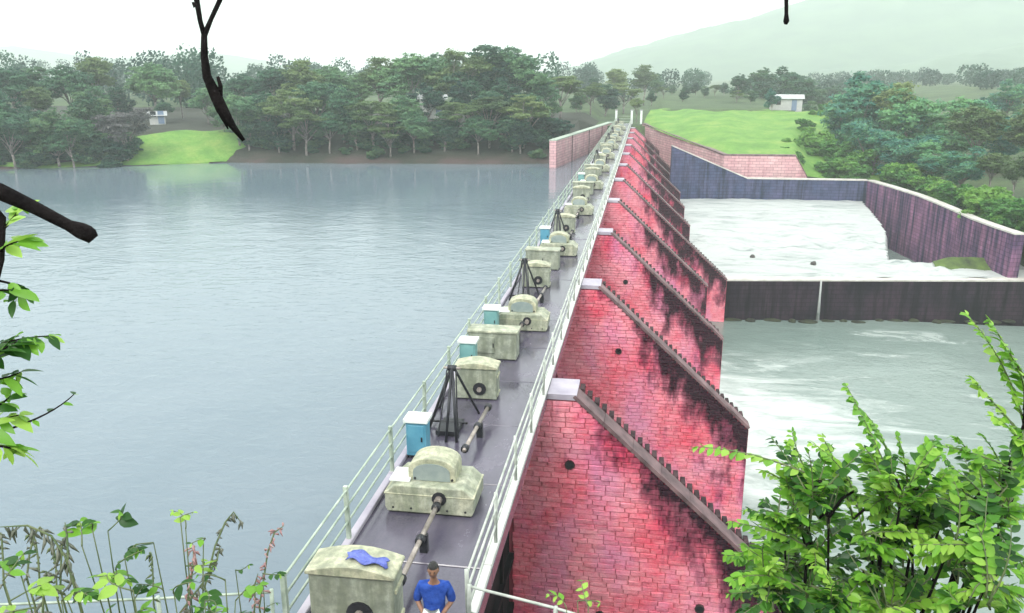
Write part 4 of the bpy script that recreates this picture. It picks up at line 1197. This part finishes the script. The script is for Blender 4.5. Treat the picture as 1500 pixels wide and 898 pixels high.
# the white bag hangs from both hands: a thing of its own
V4 = []; q = MB()
nb = 14
for j, (z, wx, wy_) in enumerate([(0, .02, .02), (.02, .13, .07), (.10, .16, .09), (.20, .15, .08), (.27, .12, .05), (.31, .10, .035)]):
    for i in range(nb):
        a = 2 * math.pi * i / nb; kx = 1 + .10 * math.sin(3 * a + j)
        q.v.append((wx * math.cos(a) * kx, wy_ * math.sin(a) * kx, z + (.03 * math.cos(2 * a) if j == 5 else 0)))
for j in range(5):
    for i in range(nb): q.f.append((j * nb + i, j * nb + (i + 1) % nb, (j + 1) * nb + (i + 1) % nb, (j + 1) * nb + i))
q.f.append(tuple(range(nb - 1, -1, -1)))
q.t = [None] * len(q.f)
o = q.build('cloth_bag', M_BAG, None, True, (PX + .033, PY - .255, .80)); o.rotation_euler.z = .12
tag(o, 'white cloth bag held in front by the person in blue', 'bag')

# ------------------------------------------------------------------ foreground plants
def leaf_unit(seed, fold=.25, curl=.35):
    """leaf along +x, unit length, width about .5"""
    r = random.Random(seed); vs = []; fs = []
    prof = [(0, .02), (.18, .17), (.42, .25), (.68, .20), (.88, .09), (1, .0)]
    for x, w_ in prof:
        z = -curl * x * x * .5
        vs += [(x, -w_, z + fold * w_), (x, 0, z), (x, w_, z + fold * w_)]
    for i in range(5):
        a = i * 3; fs += [(a, a + 3, a + 4, a + 1), (a + 1, a + 4, a + 5, a + 2)]
    return vs, fs
LU = [leaf_unit(i, R.uniform(.1, .45), R.uniform(.1, .6)) for i in range(4)]
LEAF_ME = []
for k in range(12):
    q = MB(); q.add(*LU[k % 4], tint=(k // 4) / 2 * .75 + .15 + (k % 4) * .03); LEAF_ME.append(q.mesh('leaf', M_LEAF_NEAR, True))
def leaf_frame(d, n, p, L, W):
    d = d.normalized(); y_ = n.cross(d).normalized(); z_ = d.cross(y_)
    m4 = Matrix.Identity(4)
    for i in range(3): m4[i][0] = d[i] * L; m4[i][1] = y_[i] * W; m4[i][2] = z_[i] * L; m4[i][3] = p[i]
    return m4
def bez(a, b, c, n): return [a * (1 - t) ** 2 + b * 2 * t * (1 - t) + c * t * t for t in [i / n for i in range(n + 1)]]
class Plant:
    def __init__(s, name, label, cat, base, group=None):
        s.t = thing(name, label, cat, base, 0, group); s.b = Vector(base); s.leaves = []; s.r = random.Random(len(label) * 3 + int(abs(base[0]) * 100))
    def stem(s, pts, r0, r1, mat=None, nm='stem'):
        q = MB(); n = len(pts); q.tube([p - s.b for p in pts], [r0 + (r1 - r0) * i / (n - 1) for i in range(n)], 6); q.build(nm, mat or M_STEM, s.t, True)
    def frond(s, root, tip, sag=.12, n=9, leaf=.075, r0=.006, start=.25, mat=None, bright=None, pair=True, wid=1.0):
        r = s.r
        mid = root.lerp(tip, .55) + Vector((r.uniform(-.05, .05), r.uniform(-.05, .05), (tip - root).length * sag))
        pts = bez(root, mid, tip, 10); s.stem(pts, r0, .0015, mat, 'twig')
        side = 1
        for i in range(n):
            f = start + (1 - start) * i / (n - 1); k = min(9, int(f * 10)); p = pts[k].lerp(pts[k + 1], f * 10 - k)
            ax = (pts[k + 1] - pts[k]).normalized()
            sd_ = ax.cross(Vector((0, 0, 1)))
            sd_ = sd_.normalized() if sd_.length > .05 else Vector((1, 0, 0))
            up = sd_.cross(ax)
            for sg in ((-1, 1) if pair else (side,)):
                d = sd_ * sg * r.uniform(.6, 1.0) + ax * r.uniform(.3, .9) + Vector((0, 0, r.uniform(-.55, .15)))
                nrm = (up + Vector((r.uniform(-.9, .9), r.uniform(-.9, .9), .5 + r.uniform(-.4, .4)))).normalized()
                L = leaf * r.uniform(.7, 1.2) * (1 - .35 * max(0, f - .7) / .3)
                br = bright if bright is not None else r.random()
                s.leaves.append((leaf_frame(d, nrm, p - s.b, L, L * r.uniform(.9, 1.45) * wid), min(1, max(0, br + r.uniform(-.28, .28)))))
            side = -side
        s.leaves.append((leaf_frame((pts[-1] - pts[-2]) + Vector((r.uniform(-.03, .03), r.uniform(-.03, .03), -.02)), Vector((.1, -.2, 1)), pts[-1] - s.b, leaf * .55, leaf * .5), r.uniform(.4, .9)))
    def finish(s, cap=300):
        tipd = lambda l: ((s.b + l[0].translation) - CAM).length
        ls = sorted(s.leaves, key=lambda l: tipd(l) / l[0].to_scale().x)
        for m4, br in ls[:cap]:
            o = link('leaf', LEAF_ME[min(2, int(br * 3)) * 4 + s.r.randrange(4)], s.t); o.matrix_local = m4
        if len(ls) > cap:
            q = MB()
            for m4, br in ls[cap:]:
                vs_, fs_ = LU[s.r.randrange(4)]; q.add([m4 @ Vector(v_) for v_ in vs_], fs_, .12 + .8 * br)
            o = q.build('foliage', M_LEAF_NEAR, s.t, True); o['kind'] = 'stuff'
        return s.t
# --- big leafy bush below the camera on the right
bb = Vector((1.5, 4.35, bank_z(1.5, 4.35) - .05))
bush = Plant('leafy_bush', 'bright green leafy bush with arching sprays growing on the near bank', 'bush', bb)
hubs = []
hr = random.Random(9)
for px, py, D in [(hr.uniform(1110, 1500), hr.uniform(720, 900), hr.uniform(4.1, 4.9)) for _ in range(22)] + [(1190, 800, 4.3), (1290, 740, 4.5), (1380, 760, 4.6), (1470, 700, 4.4), (1450, 840, 4.0), (1230, 880, 4.2), (1330, 850, 4.7), (1130, 860, 4.2), (1500, 620, 4.2)]:
    h = atD(px, py, D); hubs.append(h)
    low = bb + Vector((R.uniform(-.2, .2), R.uniform(-.2, .2), 0))
    bush.stem(bez(low, low.lerp(h, .5) + Vector((R.uniform(-.2, .2), .1, .4)), h, 8), .020, .005, M_BARKD)
def hub_near(p): return min(hubs, key=lambda h: (h - p).length)
SIG = [((1210, 705), (1022, 655), 4.1, 9), ((1210, 745), (1160, 632), 4.2, 8), ((1300, 690), (1240, 565), 4.1, 13), ((1310, 700), (1262, 600), 4.25, 12), ((1330, 720), (1315, 640), 4.3, 9),
       ((1250, 760), (1205, 640), 4.3, 9), ((1500, 620), (1418, 462), 4.1, 14), ((1505, 560), (1450, 470), 4.0, 11), ((1500, 640), (1425, 555), 4.1, 9), ((1490, 690), (1362, 650), 4.2, 9),
       ((1470, 720), (1400, 640), 4.2, 9), ((1180, 800), (1072, 765), 4.1, 9), ((1150, 850), (1075, 850), 4.0, 9), ((1140, 830), (1090, 800), 4.1, 8), ((1200, 760), (1120, 690), 4.2, 7),
       ((1180, 780), (1150, 690), 4.25, 8), ((1500, 600), (1475, 520), 4.15, 9), ((1510, 680), (1455, 610), 4.1, 9), ((1250, 720), (1190, 650), 4.2, 8), ((1420, 740), (1385, 690), 4.4, 8)]
for (ax, ay), (tx, ty), D, n in SIG:
    a = atD(ax, ay, D + .15); tp = atD(tx, ty, D); h = hub_near(a)
    bush.stem([h, h.lerp(a, .5) + Vector((0, 0, .03)), a], .008, .006, M_BARKD, 'twig')
    bush.frond(a, tp, R.uniform(.05, .16), int(n * 1.7), R.uniform(.056, .070), .006, .06, None, R.uniform(.55, .9))
r = random.Random(77)
cnt = 0
while cnt < 270:
    x, y = r.uniform(1075, 1510), r.uniform(660, 915)
    if y < 660 + max(0, (1170 - x)) * 1.15: continue
    if ((x - 1405) / 42) ** 2 + ((y - 795) / 40) ** 2 < 1 and r.random() < .8: continue
    if ((x - 1335) / 30) ** 2 + ((y - 655) / 40) ** 2 < 1: continue
    cnt += 1
    tp = atD(x, y, r.uniform(4.0, 5.2)); h = hub_near(tp)
    d = (tp - h); d = d.normalized() if d.length > .05 else Vector((0, 0, 1))
    a = tp - d * r.uniform(.12, .28) - Vector((0, 0, .06))
    bush.stem([h, h.lerp(a, .5) + Vector((r.uniform(-.03, .03), r.uniform(-.03, .03), .03)), a], .0035, .0025, M_STEM, 'twig')
    bush.frond(a, tp + Vector((r.uniform(-.1, .1), r.uniform(-.1, .1), r.uniform(-.02, .1))), r.uniform(0, .2), r.randint(8, 13), r.uniform(.052, .072), .005, .1, None, r.choice([.1, .2, .35, .5, .65, .8]))
bush.finish(300)

# --- tree overhanging the view: trunk beside the camera, limb above, bare and leafy twigs
tb = Vector((-3.0, -.6, bank_z(-3.0, -.6) - .1))
oh = Plant('overhanging_tree', 'dark bare twigs and a few leafy sprigs of a tree hanging into the view', 'tree', tb)
top = Vector((-2.7, .3, 10.2))
oh.stem(bez(tb, Vector((-3.1, -.4, 8.5)), top, 10), .16, .10, M_BARKD, 'trunk')
limb = bez(top - Vector((.02, 0, .1)), Vector((-1.2, 2.0, 9.7)), Vector((.9, 2.5, 9.3)), 14)
oh.stem(limb, .07, .02, M_BARKD, 'limb')
D0 = 2.4
def tw(pix, D, radii, mat=M_BARKD, nm='twig'):
    pts = [atD(x, y, D) for x, y in pix]; q = MB(); q.tube([p - oh.b for p in pts], radii, 7); q.build(nm, mat, oh.t, True); return pts
l1, l2 = limb[5], limb[6]
def seg(pts, radii, nm='twig'):
    q = MB(); q.tube([p - oh.b for p in pts], radii, 7); q.build(nm, M_BARKD, oh.t, True)
J0 = atD(299, 52, D0)
seg([l1, atD(284, -120, D0), atD(288, 0, D0), atD(293, 30, D0), J0], [.012, .008, .0075, .0065, .007])
seg([l2, atD(350, -90, D0), atD(322, 0, D0), atD(309, 28, D0), J0, atD(300, 95, D0)], [.012, .009, .0065, .006, .008, .009])
seg([J0, atD(299, 80, D0), atD(303, 112, D0), atD(315, 138, D0), atD(325, 160, D0), atD(340, 184, D0), atD(357, 206, D0)], [.008, .0095, .012, .016, .0165, .010, .005])
seg([atD(302, 95, D0), atD(308, 115, D0), atD(317, 135, D0)], [.005, .006, .006])
seg([atD(322, 140, D0), atD(323, 126, D0), atD(319, 112, D0)], [.008, .006, .0045])
seg([atD(318, 155, D0), atD(326, 172, D0), atD(334, 189, D0)], [.008, .006, .002])
seg([atD(289, 5, D0), atD(284, 8, D0), atD(282, 3, D0)], [.005, .007, .003])
seg([limb[12], atD(1153, -60, D0 - .02), atD(1152, 0, D0 - .02), atD(1152, 20, D0 - .02), atD(1152, 31, D0 - .02), atD(1151, 36, D0 - .02)], [.012, .006, .0055, .005, .008, .004])
D1 = 1.75
seg([tb + Vector((.05, .5, 1.9)), Vector((-2.0, .7, 8.0)), atD(-90, 250, D1), atD(0, 281, D1), atD(50, 304, D1), atD(100, 330, D1), atD(118, 338, D1), atD(132, 344, D1), atD(142, 341, D1)], [.05, .026, .018, .0155, .0125, .011, .016, .017, .006], 'broken_branch')
# leafy drooping branch along the left edge
D2 = 2.5
br_ = [top + Vector((0, 0, -.6)), Vector((-2.3, 1.2, 8.9)), atD(-60, 250, D2), atD(4, 320, D2), atD(2, 380, D2), atD(-12, 440, D2), atD(-25, 540, D2), atD(-30, 640, D2)]
seg(br_, [.04, .025, .014, .009, .008, .007, .006, .004], 'branch')
for a, b, n, lf, br in [((-4, 345), (28, 305), 5, .075, .75), ((-5, 370), (35, 350), 5, .08, .6), ((-10, 410), (20, 440), 4, .07, .35), ((-20, 425), (36, 425), 3, .075, .3), ((-25, 520), (72, 492), 6, .08, .3), ((-30, 540), (25, 500), 5, .08, .3),
                        ((-30, 560), (30, 545), 4, .08, .3), ((-30, 640), (28, 608), 5, .08, .75), ((-30, 650), (25, 660), 5, .08, .8), ((-30, 610), (15, 580), 4, .07, .4)]:
    oh.frond(atD(*a, D2), atD(*b, D2), .12, n, lf, .004, .25, M_BARKD, br, pair=True, wid=.8)
oh.frond(atD(-28, 640, D2), atD(108, 578, D2), -.06, 4, .035, .004, .45, M_BARKD, .45, pair=False)
oh.finish(300)

# --- broad-leaved weeds at lower left
def weed(name, label, base_px, D, shoots, leaf, cat='plant', group=None, bright=.6):
    b = atD(*base_px, D); base = Vector((b.x, b.y + .15, bank_z(b.x, b.y + .15) - .05))
    P_ = Plant(name, label, cat, base, group)
    for tip_px, n, br, st in shoots:
        tp = atD(*tip_px, D + P_.r.uniform(-.1, .1)); root = base + Vector((P_.r.uniform(-.06, .06), P_.r.uniform(-.06, .06), 0))
        mid = root.lerp(tp, .5) + Vector((P_.r.uniform(-.08, .08), P_.r.uniform(-.05, .05), .1)); st_ = bez(root, mid, tp, 10)
        P_.stem(st_, .007, .002, M_STEM)
        for f in (.62, .74, .84, .93, 1.0):
            a = st_[min(10, int(f * 10))]; ang = P_.r.uniform(0, 6.28); ln = P_.r.uniform(.07, .15) * (1.25 - .5 * f)
            P_.frond(a, a + Vector((math.cos(ang) * ln, math.sin(ang) * ln * .8, P_.r.uniform(-.01, .07))), .1, 3, leaf * P_.r.uniform(.6, 1.15), .003, .35, M_STEM, min(1, max(0, br + P_.r.uniform(-.35, .2))), pair=P_.r.random() < .6, wid=1.0)
    return P_.finish(300)
weed('broadleaf_weed', 'broad-leaved green weed with upright stem before the reservoir water', (150, 898), 3.4, [((135, 775), 7, .5, .5), ((158, 778), 6, .55, .55), ((182, 815), 6, .25, .5), ((95, 870), 6, .7, .6), ((120, 800), 5, .2, .6)], .07)
weed('broadleaf_weed', 'lime green weed topped by a bright leaf rosette, before the reservoir', (240, 920), 3.5, [((264, 758), 7, .95, .66), ((272, 775), 6, .8, .7), ((298, 792), 6, .3, .65), ((225, 795), 6, .35, .65)], .058)
weed('broadleaf_weed', 'bright yellow green low weed in the near corner of the bank', (40, 930), 3.2, [((15, 880), 8, .95, .6), ((50, 890), 7, .9, .6), ((30, 840), 6, .4, .7), ((90, 880), 6, .7, .6), ((5, 850), 6, .4, .6)], .07)
weed('broadleaf_weed', 'small green weed with a yellow bright leaf between the taller weeds', (190, 940), 3.3, [((195, 865), 7, .85, .6), ((170, 835), 6, .5, .65), ((330, 850), 8, .2, .6), ((300, 880), 8, .25, .6), ((345, 880), 7, .2, .6), ((255, 870), 7, .3, .55)], .055)
weed('broadleaf_weed', 'dull green small-leaved weed next to the walkway railing end', (370, 950), 3.8, [((385, 840), 9, .15, .6), ((345, 835), 9, .2, .6)], .045)
weed('yellow_weed', 'yellow flowering weed tip in front of the nearest brick pier', (850, 985), 3.6, [((846, 880), 5, 1.0, .75), ((862, 888), 4, 1.0, .8), ((830, 892), 4, .9, .8)], .05)
def grass(label, pix, D, mat, n=18, ln=.05, droop=.6, kind='grass_stalk'):
    tip = [atD(x, y, D) for x, y in pix]
    b = tip[0]; base = Vector((b.x + .05, b.y + .15, bank_z(b.x, b.y + .15) - .05))
    t = thing(kind, label, 'grass', base)
    path = [base, base.lerp(tip[0], .6) + Vector((0, 0, .1))] + tip
    q = MB(); q.tube([p - base for p in path], [.005] + [.004] * (len(path) - 2) + [.0015], 5); q.build('stalk', M_STEM, t, True)
    q = MB(); rr = random.Random(len(label))
    for i in range(n):
        f = i / n * (len(tip) - 1); k = min(int(f), len(tip) - 2); p = tip[k].lerp(tip[k + 1], f - k) - base
        e = p + Vector((rr.uniform(-.03, .03), rr.uniform(-.03, .03), -droop * ln + rr.uniform(-.02, .02)))
        q.tube([p, p.lerp(e, .5) + Vector((rr.uniform(-.01, .01), 0, .004)), e], [.0012, .006, .001], 4)
    q.build('seed_head', mat, t, True)['kind'] = 'stuff'
    for s in (-1, 1):
        q = MB(); e = base.lerp(tip[0], rr.uniform(.4, .7)) + Vector((s * rr.uniform(.15, .3), rr.uniform(-.1, .1), .15)) - base; a = Vector((0, 0, .05)); mdl = a.lerp(e, .6) + Vector((0, 0, .2))
        pts = bez(a, mdl, e, 8)
        for i, p in enumerate(pts): w2 = .008 * (1 - i / 8.5); q.v += [tuple(p + Vector((0, w2, 0))), tuple(p - Vector((0, w2, .004)))]
        q.f += [(2 * i, 2 * i + 1, 2 * i + 3, 2 * i + 2) for i in range(8)]; q.t = [None] * 8
        q.build('blade', M_STEM, t, True)
    return t
grass('dark arching grass plume drooping over the water beside the broad-leaved weed', [(108, 850), (95, 815), (75, 785), (40, 770), (0, 772)], 3.3, M_STRAW, 26, .06, 1.0)
grass('short dark grass plume beside the arching plume', [(112, 870), (100, 830), (98, 785), (95, 765)], 3.3, M_STRAW, 12, .05, .6)
grass('curled grey grass tip between the lime weed and the walkway', [(300, 860), (315, 800), (330, 765), (342, 750), (355, 768)], 3.6, M_STRAW, 18, .035, .6)
grass('reddish grass spike beside the walkway railing', [(380, 890), (386, 850), (392, 810), (402, 780), (416, 770)], 3.9, M_REDSTEM, 26, .05, .2)
grass('second reddish grass spike with faded head below the tall one', [(372, 900), (374, 880), (372, 860), (378, 840)], 3.9, M_REDSTEM, 16, .05, .4)
grass('pinkish dry grass head between two green weeds', [(272, 898), (280, 850), (284, 815), (282, 795)], 3.6, M_REDSTEM, 24, .05, .5)
grass('grey green grass head standing right of the lime weed', [(262, 900), (300, 850), (318, 820), (322, 800)], 3.6, M_STRAW, 24, .05, .5)

gr_ = random.Random(31)
GL = ['dry grass stalk among the weeds beside the water', 'thin green grass stalk among the weeds beside the water']
for k in range(7):
    x = gr_.uniform(0, 420); y = gr_.uniform(770, 860) + (20 if x > 300 else 0); w_ = gr_.uniform(-22, 22)
    o = grass(GL[k % 2], [(x, y + 75), (x + w_ * .2, y + 40), (x + w_ * .55, y + 12), (x + w_, y), (x + w_ * 1.5, y + 8)], gr_.uniform(3.2, 4.1), (M_STRAW, M_STEM)[k % 2], 18, .025, .7)
    o['group'] = ('dry', 'green')[k % 2] + ' grass stalks of the near bank'

# ------------------------------------------------------------------ mist
q = MB(); q.box((0, 1650, 142), (6900, 3700, 316))
hz = q.build('haze', None); hz['kind'] = 'stuff'; hz['label'] = 'thin pale monsoon mist filling the valley'; hz['category'] = 'haze'
hm = bpy.data.materials.new('haze'); hm.use_nodes = True; hm.node_tree.nodes.clear()
pv = hm.node_tree.nodes.new('ShaderNodeVolumePrincipled'); ho = hm.node_tree.nodes.new('ShaderNodeOutputMaterial')
pv.inputs['Color'].default_value = (.93, 1, .985, 1); pv.inputs['Density'].default_value = .0007; pv.inputs['Anisotropy'].default_value = .0
hm.node_tree.links.new(pv.outputs[0], ho.inputs['Volume'])
hz.data.materials.append(hm)
